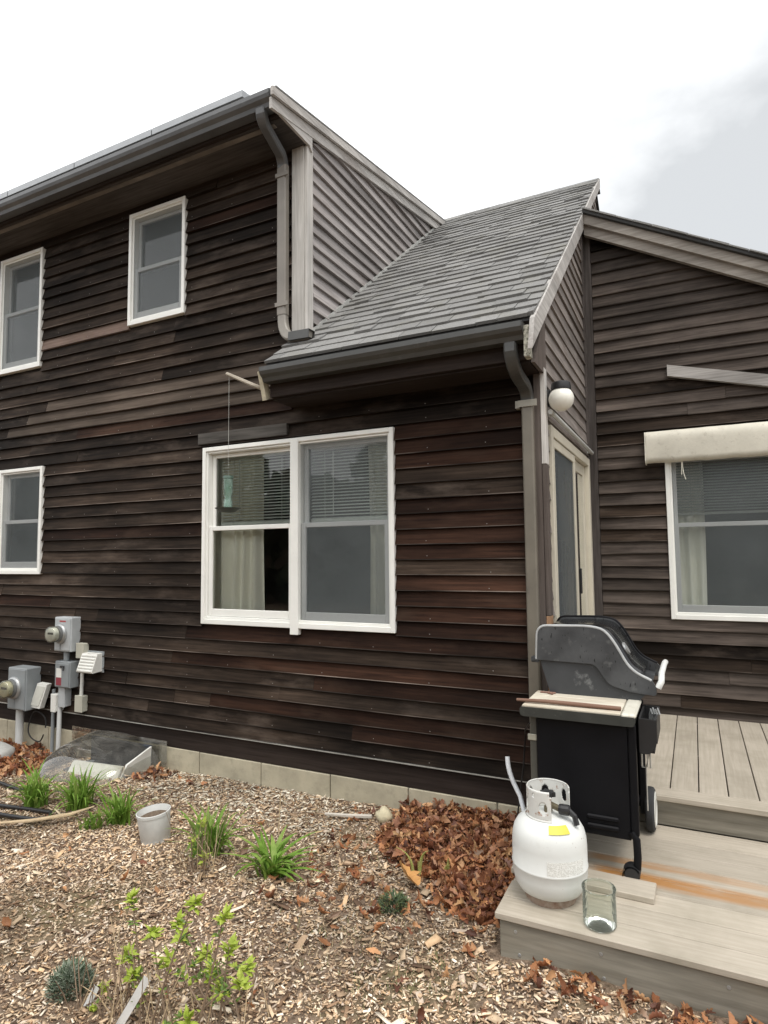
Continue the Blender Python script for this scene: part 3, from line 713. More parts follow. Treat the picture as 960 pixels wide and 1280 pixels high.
build('handle', MB().tube([(WX+.0, 4.80, 1.54), (WX+.035, 4.80, 1.54), (WX+.035, 4.80, 1.36), (WX+.0, 4.80, 1.36)], .010, 8).box(WX-.0, WX+.008, 4.79, 4.83, 1.34, 1.56), M_BLACK, sdoor)
rm = MB(); rm.add([(WX-.12, 3.9, .3), (WX-.12, 5.5, .3), (WX-.12, 5.5, 2.5), (WX-.12, 3.9, 2.5)], [(0, 1, 2, 3)])
tag(build('door_curtain', rm, plain('beige drape', (.50, .43, .34), .9, .1, 3, bmp=0), None, org=(WX-.12, 4.7, .3)), 'beige drape behind the glass of the sliding door', 'curtain')

# ------------------------------------------------------------------ decks
ld = empty('lower_deck', (.4, 3.1, 0), 'low grey composite deck step holding the grill and gas tank', 'deck')
y = 2.553; i = 0
while y < 3.70:
    y1 = min(y+.1368, 3.722)
    build('deck_board', MB().box(-.782+rnd.uniform(-.003, .003), 1.9, y, y1, .174+rnd.uniform(-.0008, .0008), .200, 0, .003), M_DECKX, ld)
    y += .1418; i += 1
build('fascia_board', MB().box(-.766, 1.85, 2.566, 2.604, -.04, .1725, 0, .003), W_PT, ld)
build('fascia_board', MB().box(-.766, -.729, 2.606, 3.70, -.04, .1725, 0, .003), wood('weathered treated lumber side', (.16, .145, .115), (.36, .335, .28), 'y', grain=(1.6, 26)), ld)
sc_ = MB()
for x in (-.70, -.38, .05, .2):
    for zz in (.135, .05): sc_.lathe([(.007, 0), (.006, -.002), (.0, -.002)], (x+rnd.uniform(-.02, .02), 2.566, zz), 8, 'y', close=False)
build('screw_head', sc_, M_STEEL, ld)['kind'] = 'stuff'
ud = empty('upper_deck', (.4, 4.6, .2), 'upper grey composite deck along the wing wall with boards end on', 'deck')
x = -.168-.1415*4
while x < 1.8:
    a = max(x, -.750)
    build('deck_board', MB().box(a+.003, x+.1415-.003, 3.842, YW-.026, .332+rnd.uniform(-.0008, .0008), .360, 0, .002), M_DECKY, ud); x += .1415
build('nosing_board', MB().box(-.750, 1.9, 3.702, 3.838, .332, .3605, 0, .003), M_DECKX, ud)
build('riser_board', MB().box(-.750, 1.9, 3.728, 3.766, .202, .331, 0, .002), W_PT, ud)
build('joist', MB().box(-.74, 1.85, 3.85, 3.89, .05, .330).box(-.74, 1.85, 5.45, 5.49, .05, .330).box(-.74, 1.85, 4.6, 4.64, .05, .33), W_PT, ud)

# loose plank on the lower deck
pk = MB().box(-.30, .30, -.0705, .0705, 0, .0255, 0, .003)
tag(place('plank', pk.mesh('plank'), M_DECKX, None, (-.502, 2.952, .2005), (0, 0, rad(-.6))), 'loose offcut of grey deck board lying behind the gas tank', 'plank')

# ------------------------------------------------------------------ gas tank
TK = (-.603, 2.775, .200)
tank = empty('gas_tank', TK, 'white propane gas tank with rust spots standing on the deck corner', 'gas tank')
def tank_mat():
    m, t, N_, L_, b = nodes('chipped white enamel'); p = posn(t)
    sp = N_.new('ShaderNodeSeparateXYZ'); L_.new(p, sp.inputs[0])
    col = lin(t, (.64, .66, .64), (.72, .73, .71), noise(t, p, 12, 4))
    ch = ramp(t, noise(t, posn(t, (1, 1, .7)), 95, 3, .6), .66, .70)
    band = N_.new('ShaderNodeMapRange'); band.inputs[1].default_value = .03; band.inputs[2].default_value = .0
    ab = mathn(t, 'ABSOLUTE', mathn(t, 'ADD', sp.outputs[2], -.465), 0); L_.new(ab, band.inputs[0])
    side = N_.new('ShaderNodeMapRange'); side.inputs[1].default_value = -.62; side.inputs[2].default_value = -.54; L_.new(sp.outputs[0], side.inputs[0])
    col = lin(t, col, (.22, .10, .05), mathn(t, 'MULTIPLY', mathn(t, 'MULTIPLY', ch, band.outputs[0]), side.outputs[0]))
    ch2 = ramp(t, noise(t, p, 60, 4, .6), .72, .75); col = lin(t, col, (.30, .22, .16), ch2)
    col = lin(t, col, (.50, .49, .44), ramp(t, noise(t, p, 7, 6, .7), .62, .95))
    L_.new(col, b.inputs['Base Color']); b.inputs['Roughness'].default_value = .38; bump(t, L_, b, noise(t, p, 40, 3), .08, .004); return m
M_TANK = tank_mat()
M_RUST = plain('rusty ring', (.16, .085, .05), .85, .5, 30, c2=(.40, .34, .28), bmp=.5)
M_TANKR = plain('rust edged white', (.64, .64, .61), .45, .1, 10, dirt=(.26, .12, .055), dirtamt=(.57, .63))
prof = [(.060, .020), (.10, .024), (.128, .040), (.146, .068), (.1545, .105), (.155, .136), (.157, .139), (.1575, .143), (.157, .147), (.155, .150), (.155, .225), (.1525, .258), (.145, .287), (.130, .311), (.108, .328), (.080, .339), (.045, .345), (.0, .346)]
build('cylinder', MB().lathe([(r, h+.2) for r, h in prof], (TK[0], TK[1], 0), 56, close=False), M_TANK, tank, sm=40)
build('foot_ring', MB().lathe([(.105, .2005), (.107, .218), (.104, .238), (.099, .238), (.101, .218), (.100, .2005)], (TK[0], TK[1], 0), 40, close=False), M_RUST, tank, sm=40)
# collar with hand holes (cells of the strip left open)
cl = MB(); R_ = .090; n = 190; zs = [.535+.005*i for i in range(25)]; a0, a1 = rad(5), rad(290); holes = ((rad(50), .19, .600, .028), (rad(110), .19, .600, .028), (rad(205), .22, .585, .026), (rad(268), .20, .585, .026), (rad(240), .07, .632, .009), (rad(20), .07, .632, .009), (rad(160), .19, .60, .028))
zn = len(zs)
def cv(a, z, r): return (TK[0]+r*math.cos(a), TK[1]+r*math.sin(a), z-(.03 if False else 0))
vv = []
for i in range(n+1):
    a = a0+(a1-a0)*i/n
    for j, z in enumerate(zs):
        rr = R_+(.006 if j in (0,) else 0)-(.003 if j == zn-1 else 0); vv.append(cv(a, z, rr))
fs = []
for i in range(n):
    a = a0+(a1-a0)*(i+.5)/n
    for j in range(zn-1):
        z = (zs[j]+zs[j+1])/2
        if any(((a-h[0])/h[1])**2+((z-h[2])/h[3])**2 < 1 for h in holes): continue
        if (i < 3 or i > n-4) and j > zn-6: continue
        fs.append((i*zn+j, (i+1)*zn+j, (i+1)*zn+j+1, i*zn+j+1))
cl.add(vv, fs); co = build('collar', cl, M_TANKR, tank, sm=40)
sm_ = co.modifiers.new('solid', 'SOLIDIFY'); sm_.thickness = .004
cx, cy, cz = TK[0], TK[1], .545
vb = build('valve', MB().lathe([(.018, .0), (.018, .02), (.014, .022), (.014, .05), (.010, .055), (.010, .065)], (cx, cy, cz), 16).tube([(cx, cy, cz+.035), (cx+.055, cy-.03, cz+.03)], .013, 10), plain('dull brass', (.20, .17, .11), .45, .3, 20, metal=.6), tank, sm=40)
kn = MB(); pts = []
for i in range(24):
    a = 2*math.pi*i/24; r = .028+.005*math.cos(6*a); pts.append((cx+r*math.cos(a), cy+r*math.sin(a)))
kn.prism(pts, 'z', cz+.066, cz+.084); build('hand_wheel', kn, M_BLACK, vb)
build('regulator_nut', MB().lathe([(.020, 0), (.022, .01), (.022, .04), (.016, .045)], (cx+.052, cy-.03, cz+.03), 12, 'x'), M_BLACK, vb)
build('hose_stub', MB().tube([(cx+.09, cy-.03, cz+.03), (cx+.115, cy-.035, cz+.012), (cx+.125, cy-.04, cz-.02)], .012, 8), M_BLACK, vb)
def onbody(a, z, r): return (TK[0]+r*math.cos(a), TK[1]+r*math.sin(a), z)
lb = MB(); vv = []
for i in range(13):
    a = rad(-82+62*i/12)
    for z in (.345, .367, .389, .405): vv.append(onbody(a, z, .1562))
lb.add(vv, [(i*4+j, (i+1)*4+j, (i+1)*4+j+1, i*4+j+1) for i in range(12) for j in range(3)])
def label_mat():
    m, t, N_, L_, b = nodes('peeled paper label'); p = posn(t, (150, 150, 210)); n_ = noise(t, p, 1.0, 5, .75)
    L_.new(lin(t, (.62, .62, .58), (.84, .85, .82), ramp(t, n_, .42, .56)), b.inputs['Base Color']); b.inputs['Roughness'].default_value = .7; bump(t, L_, b, n_, .5, .004); return m
build('paper_label', lb, label_mat(), tank, sm=40)
yl = MB(); vv = []
for i in range(7):
    a = rad(-78+38*i/6)
    for r, z in ((.137, .5035), (.124, .5185), (.110, .5295)): vv.append(onbody(a, z+.0022, r+.0015))
yl.add(vv, [(i*3+j, (i+1)*3+j, (i+1)*3+j+1, i*3+j+1) for i in range(6) for j in range(2)])
build('yellow_sticker', yl, plain('yellow sticker', (.58, .52, .06), .5, .15), tank, sm=40)

# ------------------------------------------------------------------ glass jar
JR = (-.386, 2.640, .2002)
jp = [(.0, .001), (.050, .001), (.060, .004), (.064, .012), (.0635, .05), (.0625, .10), (.0625, .130), (.0645, .137), (.0650, .142), (.0635, .145), (.0605, .142), (.0600, .135)]
M_JAR = glassmat('dusty glass jar', (.86, .89, .85), 1.3, haze=.10, hazecol=(.45, .48, .42), boost=1.0)
tag(build('glass_jar', MB().lathe([(r, h+JR[2]) for r, h in jp], (JR[0], JR[1], 0), 48, close=False), M_JAR, None, sm=50, org=JR), 'empty dusty clear glass jar in front of the gas tank', 'jar')

# ------------------------------------------------------------------ grill
GB = (-.5, 3.4, .2)
grill = empty('gas_grill', GB, 'black gas grill with faded grey lid end and worn wooden side table', 'grill')
M_GBLK = plain('black enamel panel', (.006, .006, .0075), .5, .3, 6, spec=.16, bmp=.04, dirt=(.012, .012, .014), dirtamt=(.6, .9))
def cast_mat():
    m, t, N_, L_, b = nodes('faded cast lid'); p = posn(t)
    col = lin(t, (.038, .040, .043), (.085, .089, .093), ramp(t, noise(t, p, 9, 5), .3, .75))
    ch = ramp(t, noise(t, posn(t, (1, 1, .30)), 85, 2, .5), .66, .68)
    col = lin(t, col, (.008, .008, .009), ch)
    col = lin(t, col, (.20, .205, .20), ramp(t, noise(t, p, 16, 5), .62, .9))
    L_.new(col, b.inputs['Base Color']); b.inputs['Roughness'].default_value = .42; bump(t, L_, b, noise(t, p, 120, 3), .2, .002); return m
M_CAST = cast_mat()
M_FBOX = plain('sooty aluminium firebox', (.045, .048, .052), .5, .3, 5, dirt=(.30, .31, .31), dirtamt=(.58, .85))
M_EDGE = plain('bare lid edge', (.40, .41, .41), .45, .2, 20)
Y0, Y1 = 3.295, 3.86
def roundp(pts, r=.03, n=5):
    out = []
    for i, p in enumerate(pts):
        a, b, c = Vector(pts[i-1]), Vector(p), Vector(pts[(i+1) % len(pts)]); rr = p[2] if len(p) > 2 else r
        a, b, c = a.to_2d(), b.to_2d(), c.to_2d()
        d0 = min(rr, (a-b).length*.45); d1_ = min(rr, (c-b).length*.45); s, e = b+(a-b).normalized()*d0, b+(c-b).normalized()*d1_
        for k_ in range(n+1):
            f = k_/n; q = s*(1-f)**2+b*2*f*(1-f)+e*f*f; out.append((q.x, q.y))
    return out
lidp = [(-.757, 1.100, .004), (-.748, 1.274, .05), (-.447, 1.283, .10), (-.385, 1.235, .08), (-.300, 1.075, .06), (-.190, 1.025, .03), (-.183, .962, .02), (-.300, .972, .02), (-.403, 1.000, .03), (-.463, 1.095, .03), (-.60, 1.098, .01)]
LP = roundp(lidp)
for ya, yb in ((Y0, Y0+.022), (Y1-.022, Y1)):
    e = build('lid_end', MB().prism(LP, 'y', ya, yb), M_CAST, grill)
    rim = [(x_, z_) for x_, z_ in LP[2:34]]
    build('lid_rim', MB().tube([(x_, ya+.006, z_+.001) for x_, z_ in rim[1:-2]], .0075, 8), M_EDGE if ya == Y0 else M_GBLK, e, sm=60)
top = roundp(lidp[:6])[2:30]
lm = MB(); n = len(top); vv = [(x_, yy, z_-.012) for yy in (Y0+.02, Y1-.02) for x_, z_ in top]
lm.add(vv, [(i, i+1, n+i+1, n+i) for i in range(n-1)]); lo = build('lid_hood', lm, plain('glossy black lid', (.012, .012, .013), .18, .2, 5, spec=.6, bmp=.02, dirt=(.05, .05, .05), dirtamt=(.62, .95)), grill, sm=60)
lo.modifiers.new('solid', 'SOLIDIFY').thickness = .004
build('thermometer', MB().lathe([(.0, .0), (.032, .0), (.034, -.01), (.034, -.02)], (0, 0, 0), 20), M_STEEL, grill)
th = bpy.data.objects['thermometer']; th.location = Vector((-.335, 3.56, 1.150))-Vector(GB); th.data.transform(Matrix.Translation(Vector(GB))); th.rotation_euler = (0, rad(60), 0)
build('handle', MB().tube([(-.178, Y0+.012, 1.000), (-.163, Y0+.014, 1.030), (-.163, Y0+.05, 1.048), (-.166, Y0+.12, 1.050), (-.166, Y1-.12, 1.050), (-.163, Y1-.05, 1.048), (-.175, Y1-.02, 1.02)], .0145, 12), plain('chalky white handle', (.66, .67, .65), .6, .15, 14, dirt=(.34, .33, .31)), grill, sm=60)
build('firebox', MB().prism([(-.67, .86), (-.33, .86), (-.215, .985), (-.40, 1.02), (-.465, 1.108), (-.742, 1.108)], 'y', Y0+.012, Y1-.012), M_FBOX, grill)
build('hinge', MB().box(-.785, -.745, Y0+.004, Y0+.03, 1.085, 1.115, 0, .004).tube([(-.772, Y0, 1.105), (-.772, Y0+.04, 1.105)], .012, 8), M_FBOX, grill)
TZ = .925
st = build('side_table', MB().prism(roundp([(-.775, TZ-.046, .02), (-.775, TZ-.004, .012), (-.262, TZ-.004, .012), (-.262, TZ-.046, .02)]), 'y', 3.0, 3.045).box(-.772, -.264, 3.046, 3.345, TZ-.035, TZ-.006), plain('worn grey table frame', (.035, .037, .033), .5, .3, 10, dirt=(.16, .16, .14), dirtamt=(.6, .85)), grill)
for q in range(3): build('table_slat', MB().box(-.765, -.323, 3.006+q*.114, 3.116+q*.114, TZ-.005, TZ+.006+.001*q, 0, .003), W_TABLE, st)
build('end_cap', MB().box(-.321, -.257, 3.002, 3.348, TZ-.012, TZ+.009, 0, .008), plain('cream end cap', (.60, .58, .50), .5, .1, 10, dirt=(.38, .34, .27)), st)
pn = build('cabinet_panel', MB().box(-.705, -.297, 3.036, 3.05, .375, .878, 0, .004), M_GBLK, grill)
for zz in (.445, .405): build('vent_louvre', MB().box(-.485, -.345, 3.024, 3.037, zz, zz+.022, 0, .006), M_GBLK, pn)
build('cabinet_panel', MB().box(-.705, -.297, 3.585, 3.60, .33, .878, 0, .004), M_GBLK, grill)
build('cabinet_panel', MB().box(-.700, -.688, 3.056, 3.58, .33, .86, 0, .003), M_GBLK, grill)
build('bottom_shelf', MB().box(-.69, -.30, 3.056, 3.58, .375, .392), M_GBLK, grill)
def rleg(x, y, z0, z1): return MB().box(x-.016, x+.016, y-.016, y+.016, z0, z1, 0, .004)
build('leg', rleg(-.279, 3.045, .40, .878), M_GBLK, grill); build('leg', MB().box(-.742, -.708, 3.06, 3.092, .225, .90, 0, .004), plain('olive leg', (.085, .082, .068), .5, .2), grill)
build('leg', rleg(-.285, 3.585, .30, .878), M_GBLK, grill); build('leg', rleg(-.725, 3.585, .24, .878), M_GBLK, grill)
cst = build('caster', MB().tube([(-.297, 3.035, .415), (-.276, 3.035, .385), (-.274, 3.035, .31), (-.278, 3.037, .262)], .0165, 10), M_GBLK, grill, sm=50)
build('wheel', MB().lathe([(.010, -.024), (.030, -.024), (.034, -.018), (.034, .018), (.030, .024), (.010, .024)], (-.300, 3.04, .2345), 20, 'y'), M_BLACK, cst, sm=40)
build('cover', MB().lathe([(.039, -.028), (.039, .028)], (-.300, 3.04, .2355), 14, 'y', a0=rad(20), a1=rad(200)), M_BLACK, cst, sm=40)
build('caster', MB().lathe([(.010, -.02), (.028, -.02), (.030, 0), (.028, .02), (.01, .02)], (-.725, 3.07, .231), 16, 'y'), M_BLACK, grill, sm=40)
for xx, nm_ in ((-.255, 'w'), (-.72, 'w')):
    wh = build('wheel', MB().lathe([(.07, -.02), (.098, -.022), (.108, -.014), (.110, 0), (.108, .014), (.098, .022), (.07, .02)], (xx, 3.63, .3105), 36, 'x', close=False), plain('rubber tyre', (.035, .036, .038), .8, .3, 30), grill, sm=40)
    build('hub', MB().lathe([(.0, -.014), (.070, -.016), (.074, .0), (.088, .0225), (.080, .027), (.070, .016), (.02, .020), (.0, .022)], (xx, 3.63, .3105), 30, 'x', close=False), plain('white wheel hub', (.62, .62, .58), .5, .1), wh, sm=40)
bk = build('condiment_bin', MB().prism(roundp([(-.252, .905, .006), (-.176, .905, .006), (-.180, .80, .02), (-.205, .752, .03), (-.252, .752, .01)]), 'y', 3.06, 3.075).prism(roundp([(-.252, .905, .006), (-.176, .905, .006), (-.180, .80, .02), (-.205, .752, .03), (-.252, .752, .01)]), 'y', 3.335, 3.35)
           .box(-.186, -.177, 3.0755, 3.3345, .80, .905).box(-.252, -.244, 3.0755, 3.3345, .76, .905).box(-.243, -.19, 3.0755, 3.3345, .755, .765), M_BLACK, grill)
tw = MB()
for q in range(4): tw.tube([(-.215+q*.008, 3.2, .80), (-.212+q*.010, 3.19, .90), (-.207+q*.010, 3.18, .925+.006*(q % 2)), (-.200+.010*q, 3.18, .905)], .0045, 6)
build('tongs', tw, M_STEEL, bk)
wr_ = MB(); wr_.tube([(-.262, 3.30, .79), (-.262, 3.30, .62), (-.225, 3.30, .62), (-.225, 3.30, .79), (-.262, 3.30, .79)], .004, 6); wr_.tube([(-.258, 3.22, .77), (-.258, 3.22, .65), (-.232, 3.22, .65), (-.232, 3.22, .77)], .003, 6); wr_.tube([(-.245, 3.30, .62), (-.245, 3.30, .42)], .003, 6)
build('wire_hook', wr_, plain('rusted wire', (.55, .53, .48), .5, .3, 30), grill)
build('regulator_bracket', MB().box(-.752, -.708, 3.052, 3.060, .755, .785, 0, .003), plain('pale bracket', (.42, .40, .32), .5, .2), grill)
tag(build('stick', MB().tube([(-.80, 3.05, TZ+.0165), (-.66, 3.055, TZ+.020), (-.50, 3.058, TZ+.0185), (-.324, 3.062, TZ+.0165)], .0095, 8, scales=[.8, 1, 1.1, 1.0]), W_RSTICK, None, sm=50, org=(-.56, 3.05, TZ)), 'thin reddish brown stick lying along the grill side table', 'stick')
tag(build('hinge_scrap', MB().box(-.74, -.66, 3.285, 3.30, TZ+.0085, TZ+.016, 0, .003).tube([(-.70, 3.285, TZ+.014), (-.67, 3.262, TZ+.014)], .006, 6), plain('rust scrap', (.22, .12, .09), .8, .3, 20), None, org=(-.7, 3.29, TZ)), 'small rusty metal scrap on the back of the grill table', 'scrap')
# white drain tube and thin cable beside the grill
tag(build('drain_tube', MB().tube(arc((-.94, 3.36, .565), (-.935, 3.34, .50), (-.895, 3.32, .44))+[(-.86, 3.30, .39), (-.81, 3.20, .33), (-.76, 3.08, .27), (-.74, 3.01, .222)], .0125, 10), plain('white hose', (.66, .68, .70), .5, .15, 12), None, sm=60, org=(-.8, 3.2, .2)), 'stiff white plastic tube rising behind the gas tank', 'tube')
tag(build('cable', MB().tube([(-.745, 3.07, .83), (-.80, 3.20, .76), (-.845, 3.38, .68), (-.87, 3.42, .50), (-.895, 3.42, .34), (-.915, 3.40, .16), (-.93, 3.36, .05)], .0045, 6), M_BLACK, None, sm=60, org=(-.9, 3.36, .05)), 'thin dark cable hanging from the grill down to the leaves', 'cable')

# ------------------------------------------------------------------ wall things
lamp = empty('wall_lamp', (WX+.02, 3.87, 2.56), 'white globe wall lamp on a black bracket above the sliding door', 'lamp')
build('back_plate', MB().lathe([(.0, 0), (.055, 0), (.055, .012), (.03, .022), (.0, .024)], (WX+.02, 3.87, 2.615), 24, 'x', close=False), M_BLACK, lamp, sm=40)
build('arm', MB().tube([(WX+.03, 3.86, 2.63), (WX+.07, 3.84, 2.672), (-.678, 3.80, 2.672)], .012, 8), M_BLACK, lamp, sm=50)
build('holder', MB().lathe([(.058, 2.640), (.060, 2.655), (.056, 2.680), (.045, 2.688), (0, 2.69)], (-.678, 3.80, 0), 28, close=False), M_BLACK, lamp, sm=40)
build('globe', MB().sphere((-.678, 3.80, 2.585), .075, 32, 20), plain('opal glass globe', (.80, .79, .72), .25, .05, 4, bmp=0), lamp, sm=80)
tag(build('awning_rail', MB().tube([(WX+.045, 3.80, 2.515), (WX+.045, 5.54, 2.515)], .016, 10).box(WX+.018, WX+.045, 3.86, 3.88, 2.50, 2.53).box(WX+.018, WX+.045, 5.44, 5.46, 2.50, 2.53), plain('white pipe', (.55, .56, .54), .4, .15), None, sm=40, org=(WX, 4.6, 2.5)), 'long pale metal rail running above the sliding door', 'rail')
aw = empty('rolled_awning', (.42, YW-.03, 2.40), 'rolled cream canvas awning above the window beside the deck', 'awning')
ap = roundp([(YW-.024, 2.655, .006), (YW-.10, 2.645, .03), (YW-.135, 2.60, .05), (YW-.12, 2.40, .03), (YW-.06, 2.38, .03), (YW-.024, 2.42, .01)])
am = MB(); nseg = 26; vv = []
for i in range(nseg+1):
    x = -.312+1.46*i/nseg; w_ = .004*math.sin(i*1.3)+.003*math.sin(i*2.9)
    for (a, b) in ap: vv.append((x, a+(w_ if a < YW-.05 else 0), b+(w_*.7 if b < 2.5 else 0)))
n = len(ap); am.add(vv, [(i*n+j, i*n+(j+1) % n, (i+1)*n+(j+1) % n, (i+1)*n+j) for i in range(nseg) for j in range(n)]+[tuple(range(n)), tuple(range(nseg*n+n-1, nseg*n-1, -1))])
build('canvas_roll', am, plain('cream canvas', (.66, .63, .54), .85, .1, 8, bmp=.3, dirt=(.36, .32, .25), dirtamt=(.55, .85)), aw, sm=50)
build('end_flap', MB().prism(roundp([(YW-.022, 2.652, .01), (YW-.13, 2.64, .03), (YW-.125, 2.38, .03), (YW-.03, 2.375, .02)]), 'x', -.322, -.314), plain('cream canvas end', (.72, .69, .60), .85, .1, 8), aw)
build('tie_cord', MB().tube([(-.05, YW-.06, 2.385), (-.045, YW-.065, 2.30), (-.03, YW-.06, 2.24)], .003, 6).tube([(-.055, YW-.06, 2.385), (-.058, YW-.065, 2.28)], .003, 6), M_CURT, aw)
b0 = Vector((-.132, 0, 3.19)); sl_ = -.255
bt = MB(); q4 = []
for yy in (YW-.075, YW-.022):
    q4.append([(-.132, yy, 3.10), (1.4, yy, 3.10+sl_*1.53), (1.4, yy, 3.192+sl_*1.53), (-.132, yy, 3.192)])
bt.hexa(q4[0], q4[1]); tag(build('wooden_batten', bt, W_BATTEN, None, org=(.6, YW-.05, 3.0)), 'weathered grey board slanting on the wing wall above the awning', 'board')
# bird feeder, its stick and string
tag(build('perch_stick', MB().tube([(-2.60, 3.52, 2.80), (-2.72, 3.45, 2.855), (-2.968, 3.45, 2.975)], .014, 6, scales=[1.2, 1, .9]), W_STICK, None, org=(-2.62, 3.5, 2.8)), 'grey stick poking out from the left end of the low gutter', 'stick')
fe = empty('bird_feeder', (-2.955, 3.46, 1.96), 'pale green tube bird feeder hanging before the double window', 'bird feeder')
fx, fy = -2.955, 3.46
build('tube', MB().lathe([(.030, 2.00), (.030, 2.05), (.024, 2.075), (.032, 2.10), (.032, 2.215), (.030, 2.215), (.030, 2.10), (.020, 2.075), (.028, 2.05), (.028, 2.00)], (fx, fy, 0), 24, close=False), glassmat('green glass', (.78, .90, .84), 1.5, haze=.30, hazecol=(.55, .72, .64)), fe, sm=50)
build('seed_fill', MB().lathe([(0, 2.002), (.017, 2.002), (.017, 2.05), (.012, 2.07), (.018, 2.10), (.018, 2.15), (0, 2.16)], (fx, fy, 0), 14, close=False), plain('pale green fill', (.30, .48, .40), .5, .3, 30), fe, sm=50)
build('cap', MB().lathe([(0, 2.235), (.036, 2.230), (.038, 2.213), (0, 2.213)], (fx, fy, 0), 24, close=False), plain('feeder cap', (.10, .16, .13), .4), fe, sm=40)
build('tray', MB().lathe([(0, 1.985), (.04, 1.985), (.088, 1.995), (.092, 2.000), (.05, 1.972), (0, 1.968)], (fx, fy, 0), 28, close=False), plain('feeder tray', (.06, .075, .065), .5), fe, sm=40)
build('string', MB().tube([(fx, fy, 2.234), (fx, fy, 2.962)], .0014, 5), plain('string', (.45, .45, .42), .8), fe)
# solar panels on the dormer roof
for i in range(6):
    x1 = -2.82-i*.915
    sp_ = empty('solar_panel', (x1-.45, 3.45, zdorm(3.45)), 'grey framed solar panel on the dormer roof, ' + ('nearest the rake', 'second from the rake', 'third from the rake', 'fourth from the rake', 'fifth from the rake', 'sixth from the rake')[i], 'solar panel', 'solar panels along the dormer eave')
    def slp(y, d): return zdorm(y)+d
    f = MB(); f.prism([(3.42, slp(3.42, .130)), (5.0, slp(5.0, .130)), (5.0, slp(5.0, .182)), (3.42, slp(3.42, .182))], 'x', x1-.905, x1)
    build('frame', f, plain('aluminium panel frame', (.34, .35, .36), .4, .1, metal=.5) if i == 0 else MATS['aluminium panel frame'], sp_)
    g = MB(); g.prism([(3.44, slp(3.44, .1822)), (4.98, slp(4.98, .1822)), (4.98, slp(4.98, .184)), (3.44, slp(3.44, .184))], 'x', x1-.885, x1-.02)
    build('cell_sheet', g, plain('dark cells', (.012, .016, .03), .15, .2) if i == 0 else MATS['dark cells'], sp_)
    c = MB()
    for yy in (3.6, 4.7): c.box(x1-.06, x1-.02, yy-.02, yy+.02, slp(yy, .014), slp(yy, .133))
    build('clamp', c, MATS['aluminium panel frame'], sp_)

# ------------------------------------------------------------------ utilities on the wall
M_UTIL = plain('grey painted metal', (.42, .44, .45), .5, .12, 7, dirt=(.26, .27, .27), dirtamt=(.6, .9))
M_UTILD = plain('darker grey metal', (.24, .26, .27), .5, .12, 7, dirt=(.15, .16, .16), dirtamt=(.6, .9))
M_PVC = plain('grey white conduit', (.56, .57, .56), .5, .1, 8)
M_BEIGE = plain('beige plastic', (.45, .44, .37), .5, .1, 8)
M_WPL = plain('white plastic', (.70, .70, .66), .45, .1, 8, dirt=(.45, .43, .38))
M_MGLASS = glassmat('meter glass', (.92, .93, .88), 1.45, haze=.12, hazecol=(.6, .6, .52))
def meter(bx0, bx1, bz0, bz1, yf, mc, mr, label, boxmat, face, depth):
    m = empty('electric_meter', ((bx0+bx1)/2, 3.745, bz0), label, 'meter', 'electric meters on the front wall')
    b = build('box', MB().box(bx0, bx1, yf, 3.752, bz0, bz1, 0, .006), boxmat, m)
    build('cover_lip', MB().box(bx0+.012, bx1-.012, yf-.006, yf-.0002, bz0+.012, bz1-.012, 0, .004), boxmat, b)
    build('collar', MB().lathe([(mr*1.25, yf-.0065), (mr*1.25, yf-.02), (mr*1.15, yf-.03), (mr*1.05, yf-.034)], (mc[0], 0, mc[1]), 36, 'y', close=False), M_STEEL, m, sm=40)
    build('dial_body', MB().lathe([(mr*1.02, yf-.01), (mr*1.0, yf-depth*.5), (mr*.80, yf-depth*.52), (0, yf-depth*.52)], (mc[0], 0, mc[1]), 36, 'y', close=False), plain('meter body '+str(mc[0]), (.16, .165, .165), .4, .2), m, sm=40)
    build('dial_face', MB().lathe([(0, yf-depth*.88), (mr*.84, yf-depth*.88), (mr*.84, yf-depth*.53)], (mc[0], 0, mc[1]), 36, 'y', close=False), face, m, sm=40)
    build('display', MB().box(mc[0]-mr*.5, mc[0]+mr*.5, yf-depth*.88-.003, yf-depth*.88-.0005, mc[1]+mr*.02, mc[1]+mr*.28), M_BLACK, m)
    build('glass_cover', MB().lathe([(mr, yf-.03), (mr, yf-depth*.85), (mr*.93, yf-depth*.97), (mr*.8, yf-depth), (0, yf-depth)], (mc[0], 0, mc[1]), 36, 'y', close=False), M_MGLASS, m, sm=50)
    build('seal_strip', MB().box(mc[0]-.004, mc[0]+.004, yf-.009, yf-.0061, bz0+.02, mc[1]-mr*1.1), M_UTILD, m)
    return m
WF = plain('white dial face', (.72, .72, .68), .5, .08, 20); CF = plain('cream dial face', (.58, .54, .38), .5, .2, 20)
m1 = meter(-5.055, -4.835, .850, 1.145, 3.655, (-4.965, 1.005), .068, 'upper grey electric meter box with a white round dial', M_UTIL, WF, .115)
build('warning_label', MB().box(-4.98, -4.90, 3.6475, 3.6488, 1.105, 1.118), plain('red label', (.35, .06, .06), .6), m1)
m2 = meter(-5.61, -5.35, .310, .680, 3.61, (-5.505, .505), .078, 'lower left grey electric meter box with a yellowed dial', M_UTILD, CF, .115)
ds = empty('disconnect_switch', (-4.945, 3.745, .54), 'small grey disconnect box with white and red label below the meter', 'switch box')
build('box', MB().box(-5.04, -4.845, 3.66, 3.752, .540, .765, 0, .005), M_UTILD, ds)
build('door', MB().box(-5.03, -4.855, 3.653, 3.6595, .550, .750, 0, .003), M_UTILD, ds)
build('switch_lever', MB().box(-4.955, -4.905, 3.64, 3.6525, .712, .732, 0, .003).tube([(-4.92, 3.645, .72), (-4.90, 3.635, .695)], .007, 6), M_BLACK, ds)
